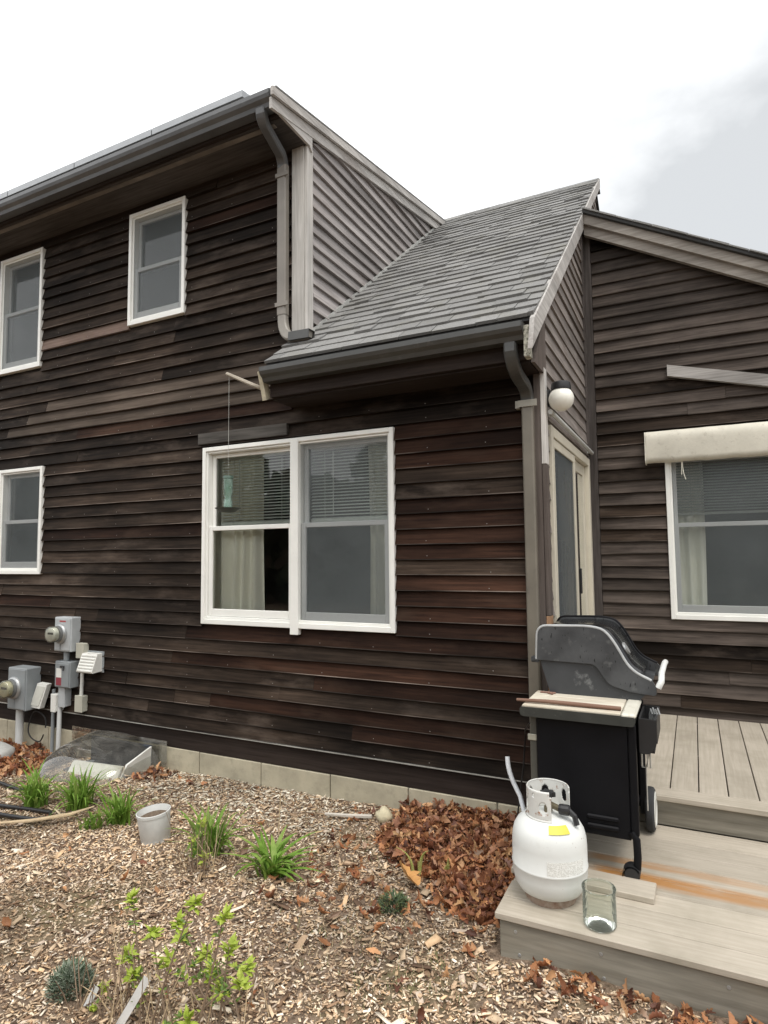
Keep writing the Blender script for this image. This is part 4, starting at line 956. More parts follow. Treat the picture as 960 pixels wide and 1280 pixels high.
build('white_label', MB().box(-5.012, -4.945, 3.6515, 3.6528, .628, .705), WF, ds); build('red_label', MB().box(-5.012, -4.945, 3.6515, 3.6528, .560, .6265), plain('dark red label', (.24, .035, .05), .6, .1), ds)
def pipe(name, path, r, mat, label, cat='conduit', n=12): return tag(build(name, MB().tube(path, r, n), mat, None, sm=60, org=path[-1]), label, cat, 'conduits by the meters')
pipe('conduit', [(-4.945, 3.70, .845), (-4.945, 3.70, .768)], .024, M_UTILD, 'short grey pipe joining the upper meter to the disconnect box')
pipe('conduit', [(-5.545, 3.69, .308), (-5.545, 3.69, -.09)], .033, M_PVC, 'thick pale grey pipe under the lower left meter')
pipe('conduit', [(-5.135, 3.725, .50), (-5.135, 3.72, -.08)], .015, M_UTILD, 'thin dark grey pipe left of the white pipe')
pipe('conduit', [(-5.02, 3.70, .375), (-5.02, 3.70, .20), (-5.015, 3.69, -.08)], .019, M_PVC, 'white pipe going from the small boxes into the leaves')
pipe('conduit', [(-4.765, 3.72, .80), (-4.765, 3.72, .64), (-4.772, 3.72, .48)], .015, M_WPL, 'white pipe between the two beige junction boxes')
def jbox(x0, x1, y0, z0, z1, mat, label):
    j = empty('junction_box', ((x0+x1)/2, 3.745, z0), label, 'junction box', 'junction boxes by the meters')
    build('box', MB().box(x0, x1, y0+.008, 3.752, z0, z1, 0, .006), mat, j); build('lid', MB().box(x0-.003, x1+.003, y0, y0+.0075, z0-.003, z1+.003, 0, .003), mat, j)
jbox(-4.815, -4.725, 3.69, .800, .925, M_BEIGE, 'beige junction box at the right of the upper meter')
jbox(-4.815, -4.725, 3.69, .345, .480, M_BEIGE, 'lower beige junction box under the white pipe')
jbox(-5.015, -4.935, 3.68, .370, .535, M_UTIL, 'grey junction box under the disconnect box')
jbox(-5.085, -5.025, 3.66, .325, .475, M_WPL, 'narrow white junction box left of the grey one')
vh = empty('vent_hood', (-4.64, 3.745, .70), 'white plastic louvred vent hood right of the meters', 'vent')
build('hood', MB().prism([(3.752, .850), (3.69, .845), (3.635, .70), (3.645, .690), (3.752, .700)], 'x', -4.735, -4.545), M_WPL, vh)
build('back_flange', MB().box(-4.75, -4.525, 3.737, 3.746, .685, .862, 0, .003), M_UTILD, vh)
for i in range(6):
    z0 = .835-.024*i; y0 = 3.69-(.845-z0)*.379
    build('louvre', MB().box(-4.725, -4.555, y0-.010, y0+.004, z0-.012, z0-.003), M_WPL, vh)
tp_ = MB(); tp_.hexa([(-5.375, 3.665, .335), (-5.225, 3.655, .335), (-5.225, 3.70, .335), (-5.375, 3.71, .335)], [(-5.305, 3.685, .545), (-5.16, 3.675, .545), (-5.16, 3.72, .55), (-5.305, 3.73, .55)])
cp = empty('cover_box', (-5.27, 3.70, .33), 'tilted white cover box between the two meters', 'box')
build('body', tp_, M_WPL, cp)
build('inset_panel', MB().hexa([(-5.355, 3.660, .355), (-5.240, 3.652, .355), (-5.24, 3.665, .355), (-5.355, 3.668, .355)], [(-5.300, 3.678, .525), (-5.18, 3.6705, .525), (-5.18, 3.685, .525), (-5.30, 3.69, .525)]), plain('off white inset', (.55, .55, .50), .5, .1), cp)
lp = [(-5.33+.115*math.cos(a), 3.71+.01*math.sin(3*a), .16+.135*math.sin(a)) for a in [i*2*math.pi/28 for i in range(27)]]
tag(build('cable_loop', MB().tube(lp, .006, 6), M_BLACK, None, sm=60, org=(-5.33, 3.71, .02)), 'coiled black cable hanging between the meter pipes', 'cable')

# ------------------------------------------------------------------ window well bubble
wb_ = empty('window_well_cover', (-4.35, 3.74, -.05), 'clear plastic bubble cover over a basement window well', 'window well cover')
bm_ = MB(); nr, nth = 14, 40; vv = []; cxw, cyw, aw_, bw_, hw = -4.34, 3.738, .50, .53, .27
for i in range(nr+1):
    r = (i/nr)**.8
    for j in range(nth+1):
        th = math.pi*j/nth; c_, s_ = math.cos(th), math.sin(th); k_ = (abs(c_)**4+abs(s_)**3)**(-1/3.6)
        z = hw*max(0, 1-r**3.2)**.55*(1-.28*abs(s_)*r)-.055
        vv.append((cxw+aw_*r*c_*k_, cyw-bw_*r*s_*k_, z))
bm_.add(vv, [(i*(nth+1)+j, (i+1)*(nth+1)+j, (i+1)*(nth+1)+j+1, i*(nth+1)+j+1) for i in range(nr) for j in range(nth)])
M_BUB = glassmat('scuffed clear plastic', (.88, .88, .84), 1.42, haze=.10, hazecol=(.52, .50, .45), boost=1.5)
M_FLG = glassmat('clear plastic flange', (.93, .93, .91), 1.4, haze=.05, hazecol=(.48, .46, .41), boost=.7)
build('bubble', bm_, M_BUB, wb_, sm=60)
build('wall_flange', MB().box(-4.90, -3.79, 3.735, 3.741, .02, .205), M_FLG, wb_)
bn = empty('storage_bin', (-4.2, 3.55, -.03), 'white bin with a dark inside under the clear bubble cover', 'bin')
build('front_wall', MB().hexa([(-4.50, 3.38, -.06), (-3.98, 3.40, -.06), (-3.98, 3.42, -.06), (-4.50, 3.40, -.06)], [(-4.50, 3.45, .045), (-3.95, 3.45, .070), (-3.95, 3.47, .070), (-4.50, 3.47, .045)]), plain('white foam', (.72, .73, .68), .8, .15, 14, dirt=(.42, .40, .33)), bn)
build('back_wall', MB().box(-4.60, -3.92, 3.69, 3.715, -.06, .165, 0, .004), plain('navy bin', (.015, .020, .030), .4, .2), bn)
build('side_wall', MB().hexa([(-3.965, 3.41, -.06), (-3.925, 3.69, -.06), (-3.915, 3.69, -.06), (-3.955, 3.41, -.06)], [(-3.925, 3.46, .088), (-3.915, 3.688, .165), (-3.900, 3.688, .165), (-3.905, 3.46, .088)]), plain('white rim', (.68, .68, .64), .6, .1), bn)
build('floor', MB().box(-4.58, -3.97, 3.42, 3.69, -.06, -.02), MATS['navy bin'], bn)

# ------------------------------------------------------------------ pot, stones, hose, small garden things
PT = (-2.93, 2.815, -.012)
def tilted(name, mb, mat, parent, sm, ax, c):
    o = build(name, mb, mat, parent, sm); Mx = Matrix.Translation(vec(c)-ORG[parent.name]) @ Matrix.Rotation(ax[0], 4, 'X') @ Matrix.Rotation(ax[1], 4, 'Y') @ Matrix.Translation(ORG[parent.name]-vec(c)); o.data.transform(Mx); return o
pot = empty('plant_pot', PT, 'white plastic pot of dry soil leaning slightly on the mulch', 'pot')
tl_ = (rad(4), rad(-4))
tilted('shell', MB().lathe([(0.0, -0.009), (0.081, -0.009), (0.0836, 0.0), (0.0836, 0.0198), (0.0854, 0.0225), (0.0942, 0.144), (0.0977, 0.1458), (0.0986, 0.162), (0.0942, 0.1638), (0.0906, 0.1485), (0.0862, 0.126)], PT, 40, close=False), plain('weathered white pot', (.62, .63, .61), .55, .12, 12, dirt=(.42, .40, .35), dirtamt=(.6, .9)), pot, 40, tl_, PT)
tilted('soil', MB().lathe([(0, .137), (.045, .134), (.08, .131), (.0905, .126)], PT, 24, close=False), plain('dry soil', (.13, .09, .06), .95, .4, 60, bmp=1, dirt=(.30, .24, .17), dirtamt=(.5, .65)), pot, 40, tl_, PT)
def rock(c, r, sc, mat, label, seed, grp=None):
    rr = random.Random(seed); mb = MB(); mb.sphere((0, 0, 0), 1, 14, 9); v = []
    ph = [rr.uniform(0, 6) for _ in range(6)]
    for p in mb.v:
        k_ = 1+.16*math.sin(2.3*p[0]*2+ph[0])+.13*math.sin(3*p[1]+ph[1])+.12*math.sin(3.4*p[2]+ph[2])+.06*math.sin(7*p[0]+ph[3])
        v.append((c[0]+p[0]*r*sc[0]*k_, c[1]+p[1]*r*sc[1]*k_, c[2]+p[2]*r*sc[2]*k_))
    mb.v = v; return tag(build('rock', mb, mat, None, sm=50, org=c), label, 'rock', grp)
M_ROCKY = plain('pale yellow stone', (.58, .52, .36), .85, .25, 25, bmp=.6); M_ROCKG = plain('grey stone', (.40, .40, .38), .85, .2, 18, bmp=.5)
rock((-1.775, 3.55, .055), .055, (1.05, .8, .9), M_ROCKY, 'pale yellow stone at the left edge of the leaf pile', 3)
rock((-5.50, 3.47, -.03), .14, (1.2, .9, .55), M_ROCKG, 'rounded grey stone in the leaves below the meters', 5)
tag(build('drip_hose', MB().tube([(-5.2, 2.55, -.02), (-4.7, 2.66, -.01), (-4.3, 2.60, -.005), (-4.0, 2.63, .0), (-3.83, 2.66, .0), (-3.76, 2.72, .0), (-3.83, 2.78, .0), (-4.02, 2.76, -.005), (-4.4, 2.70, -.01), (-5.0, 2.8, -.02)], .013, 8), M_BLACK, None, sm=60, org=(-4, 2.65, -.02)), 'black garden hose looping on the mulch beside the lilies', 'hose')
tag(build('drip_hose', MB().tube([(-5.4, 2.95, -.03), (-4.8, 3.02, -.02), (-4.45, 2.98, -.02), (-4.2, 3.06, -.02), (-3.95, 3.12, -.02)], .012, 8), M_BLACK, None, sm=60, org=(-4.5, 3.0, -.03)), 'dark hose stretched behind the leftmost lily', 'hose')
M_STRAW = plain('dry straw stalk', (.52, .40, .25), .8, .25, 20)
tag(build('dry_stalk', MB().sweep([(-4.02, 2.50, .0), (-3.80, 2.62, .012), (-3.62, 2.76, .03), (-3.52, 2.86, .06)], [(-.003, -.02), (.003, -.02), (.004, .02), (-.004, .02)], scales=[.5, 1, 1.1, .4]), M_STRAW, None, org=(-3.8, 2.62, 0)), 'flat tan dried stalk lying before the lilies', 'stalk')
tag(build('pale_stick', MB().tube([(-2.16, 3.47, .022), (-2.0, 3.50, .026), (-1.86, 3.54, .03)], .012, 6, scales=[.7, 1, 1.1]), plain('pale bare stick', (.52, .48, .42), .8, .2), None, org=(-2, 3.5, 0)), 'pale bare stick pointing at the yellow stone', 'stick')
tag(build('dead_stem', MB().tube([(-2.17, 3.0, 0), (-2.175, 3.0, .12), (-2.165, 3.005, .30)], .003, 5), M_STRAW, None, org=(-2.17, 3, 0)), 'single thin dry stem standing behind the right lily', 'stem')
def ptag(p0, p1, w, label):
    p0, p1 = vec(p0), vec(p1); u = Vector((.8, .25, -.5)).normalized(); d = (p1-p0); n_ = d.cross(u).normalized()*.0012
    mb = MB(); q = [p0-u*w*.5, p0+u*w*.5, p1+u*w*.5, p1-u*w*.5, p0+d*.5-u*w*.5+n_*3, p0+d*.5+u*w*.5+n_*3]
    b_ = [q[0], q[1], q[5], q[2], q[3], q[4]]; m_ = [x+n_ for x in b_]
    mb.add(b_+m_, [(0, 1, 2, 5), (5, 2, 3, 4), (11, 8, 7, 6), (10, 9, 8, 11)]+[(i, (i+1) % 6, 6+(i+1) % 6, 6+i) for i in range(6)])
    return tag(build('plant_tag', mb, plain('white tag '+label[:8], (.74, .75, .74), .4, .08), None, org=p0), label, 'plant tag', 'plant tags')
ptag((-1.905, 1.655, -.03), (-1.79, 1.69, .165), .028, 'long white plant tag leaning among the budding shrub stems')
ptag((-2.09, 1.65, -.05), (-2.045, 1.69, .065), .024, 'short white plant tag beside the grey green herb')

# ------------------------------------------------------------------ plants
def blades(mb, c, n, h, spread, w, seed, bend=1.0, up=.35):
    rr = random.Random(seed)
    for i in range(n):
        a = rr.uniform(0, 2*math.pi); L_ = h*rr.uniform(.55, 1.1); out = spread*rr.uniform(.15, 1.0); b0 = Vector((c[0]+rr.gauss(0, .022), c[1]+rr.gauss(0, .022), c[2]-.01))
        dir_ = Vector((math.cos(a), math.sin(a), 0)); side = Vector((-math.sin(a), math.cos(a), 0)); ns = 7; v = []; ww = w*rr.uniform(.7, 1.25)
        tw = rr.uniform(-.5, .5); droop = bend*rr.uniform(.15, .8)
        for k_ in range(ns+1):
            t_ = k_/ns; p = b0+dir_*(out*(t_**1.5))+Vector((0, 0, L_*(t_*1.05-droop*t_**2.6)))
            wd_ = ww*(1-t_**2.2)*(.75+.5*t_) if k_ < ns else .0006; s2 = side*math.cos(tw*t_)+dir_*math.sin(tw*t_)
            v += [p-s2*wd_*.5, p-Vector((0, 0, wd_*.22))-dir_*wd_*.08, p+s2*wd_*.5]
        mb.add(v, [(k_*3+j, k_*3+j+1, (k_+1)*3+j+1, (k_+1)*3+j) for k_ in range(ns) for j in (0, 1)], rr.choice((0, 0, 0, 1)))
M_LILY = leafmat('lily blade', (.125, .24, .03), (.22, .36, .06)); M_LILYL = leafmat('lily blade light', (.19, .30, .055), (.28, .38, .09))
def lily(c, n, h, sp, w, seed, label):
    c = (c[0], c[1], float(gz(c[0], c[1])))
    l_ = empty('daylily', c, label, 'plant', 'daylily clumps in the mulch bed')
    third = n//3
    for q in range(3):
        mb = MB(); blades(mb, (c[0]+.03*math.cos(q*2.1), c[1]+.03*math.sin(q*2.1), c[2]), third, h, sp, w, seed*10+q); build('leaf_fan', mb, [M_LILY, M_LILYL], l_)
lily((-4.06, 2.83), 96, .34, .20, .019, 1, 'leftmost upright daylily clump near the meters')
lily((-3.73, 2.92), 105, .31, .25, .019, 2, 'dense daylily clump in front of the clear bubble')
lily((-3.30, 2.88), 78, .28, .23, .018, 3, 'daylily clump just left of the white pot')
lily((-3.40, 2.735), 33, .17, .14, .021, 4, 'low bright daylily sprout before the clump by the pot')
lily((-2.50, 2.80), 90, .32, .24, .021, 5, 'daylily clump right of the white pot')
lily((-2.03, 2.73), 54, .25, .30, .031, 6, 'broad leaved daylily with arching blades nearest the leaf pile')
def smalleaf(mb, c, d, L_, w, seed=0, mi=0):
    d = vec(d).normalized(); s = d.cross(Vector((.13, .27, 1))).normalized(); n_ = s.cross(d)
    c = vec(c); mb.add([c, c+d*L_*.45+s*w*.5-n_*w*.12, c+d*L_-n_*L_*.12, c+d*L_*.45-s*w*.5-n_*w*.12, c+d*L_*.5+n_*w*.1], [(0, 1, 4), (1, 2, 4), (2, 3, 4), (3, 0, 4)], mi)
M_BUD = leafmat('fresh bud leaf', (.32, .43, .045), (.50, .58, .12), .35); M_BUD2 = leafmat('older shrub leaf', (.11, .19, .04), (.18, .27, .07), .3)
M_TWIG = plain('brown twig', (.24, .17, .115), .8, .3, 30)
def shrub(name, label, stems, lsz=.030, base=(0, 0, 0), fill=6, seed=1, nl=13):
    rr = random.Random(seed); s = empty(name, base, label, 'shrub')
    for b0, b1, tx, ty, tz in stems:
        z0 = float(gz(b0, b1))-.01; P0 = Vector((b0, b1, z0)); P1 = Vector((tx, ty, max(tz, z0+.05))); mid = (P0+P1)/2+Vector((rr.uniform(-.03, .03), rr.uniform(-.03, .03), .03))
        pts = [tuple((1-f)**2*a+2*f*(1-f)*b+f*f*c_ for a, b, c_ in zip(P0, mid, P1)) for f in (0, .25, .5, .75, 1)]
        st_ = build('stem', MB().tube(pts, .0036, 5, scales=[1.2, 1.1, 1, .8, .6]), M_TWIG, s)
        lf = MB()
        for _ in range(nl):
            a, e = rr.uniform(0, 6.28), rr.uniform(-.1, 1.2); d = Vector((math.cos(a)*math.cos(e), math.sin(a)*math.cos(e), math.sin(e)))
            smalleaf(lf, P1-Vector((0, 0, rr.uniform(0, .035))), d, lsz*rr.uniform(.6, 1.15), lsz*.5*rr.uniform(.8, 1.2), mi=0)
        for _ in range(fill):
            f = rr.uniform(.35, .92); p = P0.lerp(P1, f)+Vector((0, 0, .015))
            for _k in range(2):
                a, e = rr.uniform(0, 6.28), rr.uniform(0, .9); smalleaf(lf, p, (math.cos(a), math.sin(a), math.tan(e)), lsz*rr.uniform(.4, .8), lsz*.35, mi=1 if rr.random() < .6 else 0)
        build('leaf_cluster', lf, [M_BUD, M_BUD2], st_)['kind'] = 'stuff'
    for _ in range(26):
        b = rr.choice(stems); q = Vector((b[0]+rr.uniform(-.1, .1), b[1]+rr.uniform(-.08, .08), 0)); q.z = float(gz(q.x, q.y)); e = q+Vector((rr.uniform(-.12, .12), rr.uniform(-.1, .1), rr.uniform(.1, .36)))
        build('bare_stem', MB().tube([q, (q+e)/2+Vector((rr.uniform(-.015, .015), 0, .02)), e], .0022, 4, scales=[1.1, 1, .5]), M_TWIG if rr.random() < .6 else M_STRAW, s)
STEMS = [(-1.846, 1.732, -1.927, 1.74, 0.389), (-1.76, 1.663, -1.562, 1.683, 0.492), (-1.702, 1.712, -1.824, 1.741, 0.294), (-1.639, 1.844, -1.787, 1.843, 0.234), (-1.588, 1.693, -1.456, 1.701, 0.456), (-1.801, 1.741, -1.914, 1.714, 0.213), (-1.553, 1.79, -1.495, 1.778, 0.308), (-1.771, 1.85, -1.472, 1.849, 0.209), (-1.564, 1.853, -1.651, 1.866, 0.123), (-1.504, 1.747, -1.76, 1.765, 0.204), (-1.751, 1.69, -1.582, 1.673, 0.107), (-1.815, 1.696, -1.872, 1.697, 0.16), (-1.664, 1.737, -1.42, 1.742, 0.231), (-1.605, 1.859, -1.826, 1.87, 0.263), (-1.501, 1.848, -1.689, 1.878, 0.191), (-1.524, 1.878, -1.601, 1.853, 0.09)]
shrub('budding_shrub', 'thin stemmed shrub with bright green leaf buds in the foreground', STEMS, .044, (-1.65, 1.76, 0), 9, 11, 20)
shrub('shrub_sprout', 'tiny bright green sprout between the herb and the shrub', [(-1.97, 1.70, -2.023, 1.704, .075), (-1.985, 1.665, -2.02, 1.66, .03)], .030, (-1.97, 1.70, 0), 2, 12)
shrub('green_sprig', 'light green leafy sprig in front of the lily by the pot', [(-2.40, 2.63, -2.41, 2.64, .24), (-2.42, 2.60, -2.45, 2.61, .16), (-2.37, 2.60, -2.36, 2.60, .10)], .042, (-2.4, 2.61, 0), 8, 13, 12)
def tuft(name, c, n, r, h, w, mats, label, seed):
    rr = random.Random(seed); c = (c[0], c[1], float(gz(c[0], c[1]))); t_ = empty(name, c, label, 'plant')
    for q in range(4):
        mb = MB()
        for _ in range(n//4):
            a, k_ = rr.uniform(0, 6.28), rr.random()**.5; e = rr.uniform(.35, 1.45)
            p = Vector((c[0]+r*.75*k_*math.cos(a), c[1]+r*.75*k_*math.sin(a), c[2]+h*rr.uniform(.0, .85)*(1-.6*k_*k_))); a2 = a+rr.uniform(-.9, .9)
            smalleaf(mb, p, (math.cos(a2)*math.cos(e), math.sin(a2)*math.cos(e), math.sin(e)), w*rr.uniform(2.5, 4.5), w*rr.uniform(.7, 1.1), mi=rr.choice((0, 0, 1)))
        build('foliage', mb, mats, t_)
M_SAGE = leafmat('grey green herb', (.19, .23, .17), (.32, .36, .28), .15, .8); M_SAGE2 = leafmat('dark herb', (.055, .085, .05), (.10, .14, .08), .15, .8)
tuft('herb_plant', (-2.20, 1.70), 900, .095, .12, .0085, [M_SAGE, M_SAGE2], 'rounded grey green herb at the lower left', 21)
tuft('herb_plant', (-1.30, 2.68), 420, .085, .07, .008, [M_SAGE2, leafmat('herb light', (.16, .22, .09), (.28, .34, .16))], 'small green herb tuft at the edge of the leaf pile', 22)
M_IRIS = leafmat('pale iris blade', (.34, .38, .09), (.52, .52, .20)); ir = empty('iris_sprout', (-1.30, 2.98, .07), 'few pale yellow green blades sticking out of the leaf pile', 'plant')
for q, (x, y, h_, dx) in enumerate(((-1.33, 2.97, .15, -.08), (-1.30, 2.99, .16, .06), (-1.16, 3.02, .12, .01), (-1.29, 2.96, .10, .0), (-1.17, 3.0, .09, .03))):
    v = []
    for k_ in range(7):
        f = k_/6; wq = .016*(1-f**2.5)+.001; p = Vector((x+dx*f*f, y-.02*f*f, .06+h_*(f-.25*f**3))); v += [p-Vector((wq*.5, 0, 0)), p-Vector((0, .004, 0)), p+Vector((wq*.5, 0, 0))]
    build('blade', MB().add(v, [(k_*3+j, k_*3+j+1, k_*3+j+4, k_*3+j+3) for k_ in range(6) for j in (0, 1)]), M_IRIS, ir)

# ------------------------------------------------------------------ mulch chips (nobody could count them)
def merged(name, V, F, Cc, mat, label=None, parent=None):
    me = bpy.data.meshes.new(name); nv, nf, ns = len(V), len(F), F.shape[1]
    me.vertices.add(nv); me.vertices.foreach_set('co', V.astype(np.float32).ravel())
    me.loops.add(nf*ns); me.loops.foreach_set('vertex_index', F.astype(np.int32).ravel())
    me.polygons.add(nf); me.polygons.foreach_set('loop_start', np.arange(0, nf*ns, ns, dtype=np.int32)); me.polygons.foreach_set('loop_total', np.full(nf, ns, np.int32))
    me.update(calc_edges=True)
    at = me.attributes.new('col', 'FLOAT_COLOR', 'POINT'); at.data.foreach_set('color', np.concatenate([Cc, np.ones((nv, 1))], 1).astype(np.float32).ravel())
    o = link(name, me, mat, parent)
    if parent: o.location = -ORG[parent.name]
    o['kind'] = 'stuff'
    if label: o['label'] = label
    return o
def inbed(x, y): return ~((x > -.81) & (y > 2.535)) & (y < 3.755)
def leafpile(x, y): return (x > -1.75+.52*(3.5-y)*(y < 3.5)+1.0*(3.1-y)*(y < 3.1)+.05*np.sin(11*y)) & (x < -.76) & (y > 2.74+.06*np.sin(8*x)) & (y < 3.75)
def rotm(yw, pt, rl):
    cy_, sy_, cp_, sp_, cr_, sr_ = np.cos(yw), np.sin(yw), np.cos(pt), np.sin(pt), np.cos(rl), np.sin(rl); Z0 = np.zeros_like(yw)
    Rz = np.stack([np.stack([cy_, -sy_, Z0], -1), np.stack([sy_, cy_, Z0], -1), np.stack([Z0, Z0, Z0+1], -1)], -2)
    Ry = np.stack([np.stack([cp_, Z0, sp_], -1), np.stack([Z0, Z0+1, Z0], -1), np.stack([-sp_, Z0, cp_], -1)], -2)
    Rx = np.stack([np.stack([Z0+1, Z0, Z0], -1), np.stack([Z0, cr_, -sr_], -1), np.stack([Z0, sr_, cr_], -1)], -2)
    return Rz@Ry@Rx
PAL = np.array([(.57, .43, .29), (.72, .585, .42), (.41, .29, .19), (.25, .16, .10), (.14, .088, .058), (.52, .42, .33), (.82, .72, .58), (.62, .43, .26)])
PW = np.array([.21, .13, .19, .14, .07, .12, .07, .07])
def chips(n, seed, smin, smax, region, pal=PAL, pw=PW, lift=.012, name='wood_chips', label='coarse wood chip mulch covering the garden bed'):
    r = np.random.RandomState(seed); x = r.uniform(region[0], region[1], n*2); y = r.uniform(region[2], region[3], n*2)
    u_ = .444*y+x*.896; dpt = .896*y-.444*x                     # rough view test so chips are spent where the bed is seen
    ok = inbed(x, y) & (dpt > .9) & (np.abs(u_) < dpt*.72+.25); x, y = x[ok][:n], y[ok][:n]; m = len(x)
    L_ = r.uniform(smin, smax, m)*r.uniform(.6, 1.5, m); Wd = L_*r.uniform(.22, .5, m); T_ = r.uniform(.0018, .005, m)
    k_ = np.array([(-1, -.7, -1), (1, -1, -1), (.8, 1, -1), (-.9, .8, -1), (-.9, -.8, 1), (.85, -.75, 1), (1, .8, 1), (-1, 1, 1)])*.5
    P = k_[None]*np.stack([L_, Wd, T_], -1)[:, None]*r.uniform(.75, 1.25, (m, 8, 1))
    R_m = rotm(r.uniform(0, 6.28, m), r.normal(0, .22, m), r.normal(0, .30, m)); P = np.einsum('mij,mkj->mki', R_m, P)
    zc = gz(x, y)+r.uniform(-.002, lift, m); P += np.stack([x, y, zc], -1)[:, None]
    q = np.array([(3, 2, 1, 0), (4, 5, 6, 7), (0, 1, 5, 4), (1, 2, 6, 5), (2, 3, 7, 6), (3, 0, 4, 7)])
    F = (np.arange(m)[:, None, None]*8+q[None]).reshape(-1, 4)
    patch = .5+.5*np.sin(2.1*x+1.3)*np.sin(2.7*y+.4)+.25*np.sin(5*x-3*y)
    ci = r.choice(len(pal), m, p=pw); col = pal[ci]*r.uniform(.75, 1.25, (m, 1))*(.74+.46*np.clip(patch, 0, 1))[:, None]
    return merged(name, P.reshape(-1, 3), F, np.repeat(col, 8, 0), M_CHIP, label)
M_CHIP = attrmat('wood chip', .85, .35, 60)
chips(66000, 1, .009, .024, (-6.4, 1.2, 1.0, 3.76))
chips(40000, 2, .006, .013, (-6.4, 1.2, 1.0, 3.76), name='fine_mulch', label='fine shredded bark between the wood chips', lift=.007)
chips(900, 3, .035, .065, (-6.0, 1.2, 1.2, 3.6), name='bark_strips', label='long bark strips scattered over the mulch', lift=.02)
chips(900, 4, .016, .032, (-3.75, -2.0, 3.25, 3.75), np.array([(.74, .68, .56), (.60, .53, .42)]), np.array([.6, .4]), .02, 'white_pebbles', 'whitish shells and pebbles along the foundation')

# ------------------------------------------------------------------ oak leaves
def leafshape(seed, Ln=.105):
    r = random.Random(seed); st = 10; v = []; curl = r.uniform(-2.6, 3.2); roll_ = r.uniform(-.6, 2.2); tws = r.uniform(-1.4, 1.4); la = r.uniform(.08, .40); wf_ = r.uniform(.19, .34); ph_ = r.choice((2, 2, 3))
    for i in range(st+1):
        t_ = i/st; env = math.sin(math.pi*min(1, t_*.94+.06))**.8; lob = .74+la*(1 if i % ph_ else -.8)
        wl = Ln*wf_*env*lob*r.uniform(.75, 1.25); wr2 = Ln*wf_*env*lob*r.uniform(.75, 1.25)
        x = Ln*(t_-.45); zz = curl*Ln*.55*(t_-.45)**2; sw_ = .25*Ln*.2*(1 if i % 2 else 0); tt = tws*(t_-.5)
        v += [(x+sw_, -wl*math.cos(tt), zz+roll_*wl*.7-wl*math.sin(tt)), (x, 0, zz), (x+sw_, wr2*math.cos(tt), zz+roll_*wr2*.7+wr2*math.sin(tt))]
    f = [(i*3+j, i*3+j+1, (i+1)*3+j+1, (i+1)*3+j) for i in range(st) for j in (0, 1)]
    return np.array(v), np.array(f)
LV = [leafshape(s) for s in range(24)]
LPAL = np.array([(.25, .10, .045), (.34, .155, .07), (.17, .065, .035), (.42, .22, .105), (.10, .042, .027), (.50, .29, .15), (.30, .20, .14)]); LPW = np.array([.24, .22, .17, .13, .11, .07, .06])
M_LEAF = attrmat('dry oak leaf', .6, .3, 45, .2, .35)
def litter(name, pts, seed, label, big=1.0, parent=None):
    r = np.random.RandomState(seed); Vs, Fs, Cs = [], [], []; b = 0
    for (x, y, z) in pts:
        v, f = LV[r.randint(len(LV))]; s = big*r.uniform(.55, 1.2)
        Rm_ = rotm(np.array([r.uniform(0, 6.28)]), np.array([r.normal(0, .65)]), np.array([r.normal(0, .75)+(math.pi if r.rand() < .4 else 0)]))[0]
        Vs.append((v*s)@Rm_.T+np.array([x, y, z])); Fs.append(f+b); b += len(v); Cs.append(np.repeat((LPAL[r.choice(len(LPAL), p=LPW)]*r.uniform(.7, 1.5))[None], len(v), 0))
    return merged(name, np.concatenate(Vs), np.concatenate(Fs), np.concatenate(Cs), M_LEAF, label, parent)
def pts_in(fn, region, n, seed, zf):
    r = np.random.RandomState(seed); out = []
    while len(out) < n:
        x, y = r.uniform(region[0], region[1]), r.uniform(region[2], region[3])
        if fn(x, y): out.append((x, y, zf(x, y, r)))
    return out
def pileh(x, y):
    return float(gz(x, y))+.016+.05*np.clip((x+1.75-.52*max(0, 3.5-y)-max(0, 3.1-y))/.3, 0, 1)*np.clip((y-2.72)/.35, 0, 1)
pile = empty('leaf_pile', (-1.2, 3.25, 0), 'heap of dry reddish brown oak leaves between foundation and deck', 'leaf pile')
base = MB(); nx_, ny_ = 24, 24; vv = []
for i in range(nx_+1):
    for j in range(ny_+1):
        x, y = -1.78+1.0*i/nx_, 2.70+1.05*j/ny_; vv.append((x, y, pileh(x, y)-.022 if leafpile(np.float64(x), np.float64(y)) else float(gz(x, y))-.03))
base.add(vv, [(i*(ny_+1)+j, (i+1)*(ny_+1)+j, (i+1)*(ny_+1)+j+1, i*(ny_+1)+j+1) for i in range(nx_) for j in range(ny_)])
build('packed_leaves', base, plain('packed leaf mould', (.085, .04, .025), .9, .5, 45, bmp=1), pile, sm=80)
litter('leaf_litter', pts_in(lambda x, y: bool(leafpile(x, y)), (-1.8, -.76, 2.7, 3.75), 2300, 4, lambda x, y, r: pileh(x, y)+r.uniform(-.015, .02)), 5, None, .66, pile)
lmesh = []; lmats = []
for q, cc in enumerate(((.22, .09, .045), (.29, .13, .065), (.36, .19, .10), (.14, .055, .032), (.42, .25, .12))): lmats.append(plain('oak leaf '+str(q), cc, .6, .3, 40, bmp=.2))
for q in range(20):
    v, f = LV[q]; me = bpy.data.meshes.new('leaf'); me.from_pydata(v.tolist(), [], f.tolist()); me.materials.append(lmats[q % 5]); lmesh.append(me)
for x, y, z in pts_in(lambda x, y: bool(leafpile(x, y)), (-1.8, -.76, 2.7, 3.75), 260, 8, lambda x, y, r: pileh(x, y)+r.uniform(.012, .035)):
    o = place('leaf', rnd.choice(lmesh), lmats[0], pile, (x, y, z), (rnd.gauss(0, .7), rnd.gauss(0, .7), rnd.uniform(0, 6.28)), (rnd.uniform(.5, .85),)*3)
me = bpy.data.meshes.new('leaf'); v, f = leafshape(33, .17); me.from_pydata(v.tolist(), [], f.tolist())
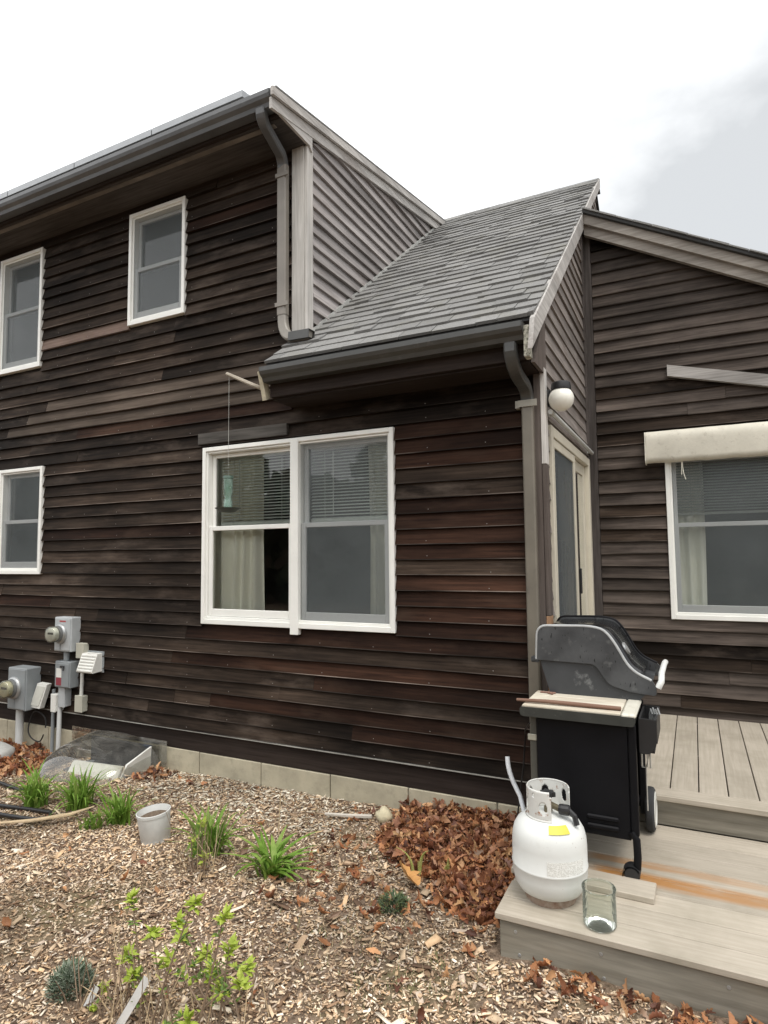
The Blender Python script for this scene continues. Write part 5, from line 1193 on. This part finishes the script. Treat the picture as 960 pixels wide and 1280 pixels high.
tag(place('oak_leaf', me, plain('orange leaf', (.52, .27, .09), .6, .2, 30), None, (-1.31, 2.86, .085), (.5, -.25, 2.6), (1, 1, 1)), 'large light orange oak leaf on the front of the leaf pile', 'leaf')
litter('leaf_scatter', pts_in(lambda x, y: y > 3.12+.12*math.sin(3*x), (-6.3, -4.85, 3.1, 3.74), 900, 14, lambda x, y, r: float(gz(x, y))+r.uniform(.005, .045)), 15, 'dry oak leaves banked under the electric meters', .72)
litter('leaf_scatter', pts_in(lambda x, y: abs(y-3.55) < .14, (-3.85, -3.62, 3.4, 3.7), 60, 16, lambda x, y, r: float(gz(x, y))+r.uniform(.005, .05)), 17, 'few curled leaves beside the bubble cover', .7)
litter('leaf_scatter', pts_in(lambda x, y: y < 2.55, (-.62, .5, 2.40, 2.56), 130, 18, lambda x, y, r: float(gz(x, y))+r.uniform(.005, .03)), 19, 'reddish leaves along the foot of the lower deck', .62)
litter('leaf_scatter', pts_in(lambda x, y: bool(inbed(np.float64(x), np.float64(y))), (-5.5, 0, 1.4, 3.7), 170, 20, lambda x, y, r: float(gz(x, y))+r.uniform(.01, .02)), 21, 'single brown leaves strewn over the mulch bed', .55)
litter('leaf_scatter', pts_in(lambda x, y: bool(inbed(np.float64(x), np.float64(y))) and not bool(leafpile(x, y)), (-2.0, -.8, 2.5, 3.72), 130, 30, lambda x, y, r: float(gz(x, y))+r.uniform(.008, .025)), 31, 'loose brown leaves fringing the leaf pile', .6)
# thin dry grass and moss
gm = MB(); rr = random.Random(4)
for cx_, cy_, sp_r, n in ((-1.75, 3.15, .28, 260), (-1.45, 2.45, .3, 240), (-2.5, 3.4, .3, 140), (-.95, 2.35, .22, 160), (-2.6, 2.95, .35, 160), (-1.1, 2.25, .3, 160), (-3.2, 3.35, .3, 120)):
    for _ in range(n):
        x, y = rr.gauss(cx_, sp_r*.6), rr.gauss(cy_, sp_r*.5)
        if y > 3.74 or (x > -.8 and y > 2.53): continue
        z = float(gz(x, y)); a = rr.uniform(0, 6.28); h_ = rr.uniform(.012, .045); d = Vector((math.cos(a), math.sin(a), 0)); s = Vector((-d.y, d.x, 0))*.0016
        p = Vector((x, y, z+.004)); gm.add([p-s, p+s, p+d*h_*.5+Vector((0, 0, h_*.7)), ], [(0, 1, 2)], 0 if rr.random() < .6 else 1)
o = build('thin_grass', gm, [plain('olive grass', (.15, .17, .06), .8, .3, 20), plain('straw grass', (.40, .33, .19), .8, .3, 20)], None); tag(o, 'sparse olive and straw coloured grass sprouting through the mulch', kind='stuff')

# ------------------------------------------------------------------ woods behind the viewer (seen only mirrored in the panes)
r = np.random.RandomState(5); n = 9000
x = r.uniform(-30, 26, n); y = -13-r.uniform(0, 5, n)+.012*(x+2)**2*.6; hh = 5.5+1.6*np.sin(x*.55)+1.1*np.sin(x*1.3+1); z = hh*r.uniform(0, 1, n)**.8
k_ = np.array([(-.5, -.5, 0), (.5, -.4, 0), (.45, .5, .1), (-.5, .4, -.1)]); P = k_[None]*r.uniform(.35, 1.0, n)[:, None, None]
P = np.einsum('mij,mkj->mki', rotm(r.uniform(0, 6.28, n), r.uniform(-1.5, 1.5, n), r.uniform(-1.5, 1.5, n)), P)+np.stack([x, y, z], -1)[:, None]
col = np.array([(.05, .055, .03), (.07, .05, .035), (.035, .045, .025)])[r.randint(0, 3, n)]
o = merged('woods', P.reshape(-1, 3), np.arange(n*4).reshape(-1, 4), np.repeat(col, 4, 0), attrmat('woodland', .9, .2, 3), 'dark wood edge across the garden mirrored in the panes')
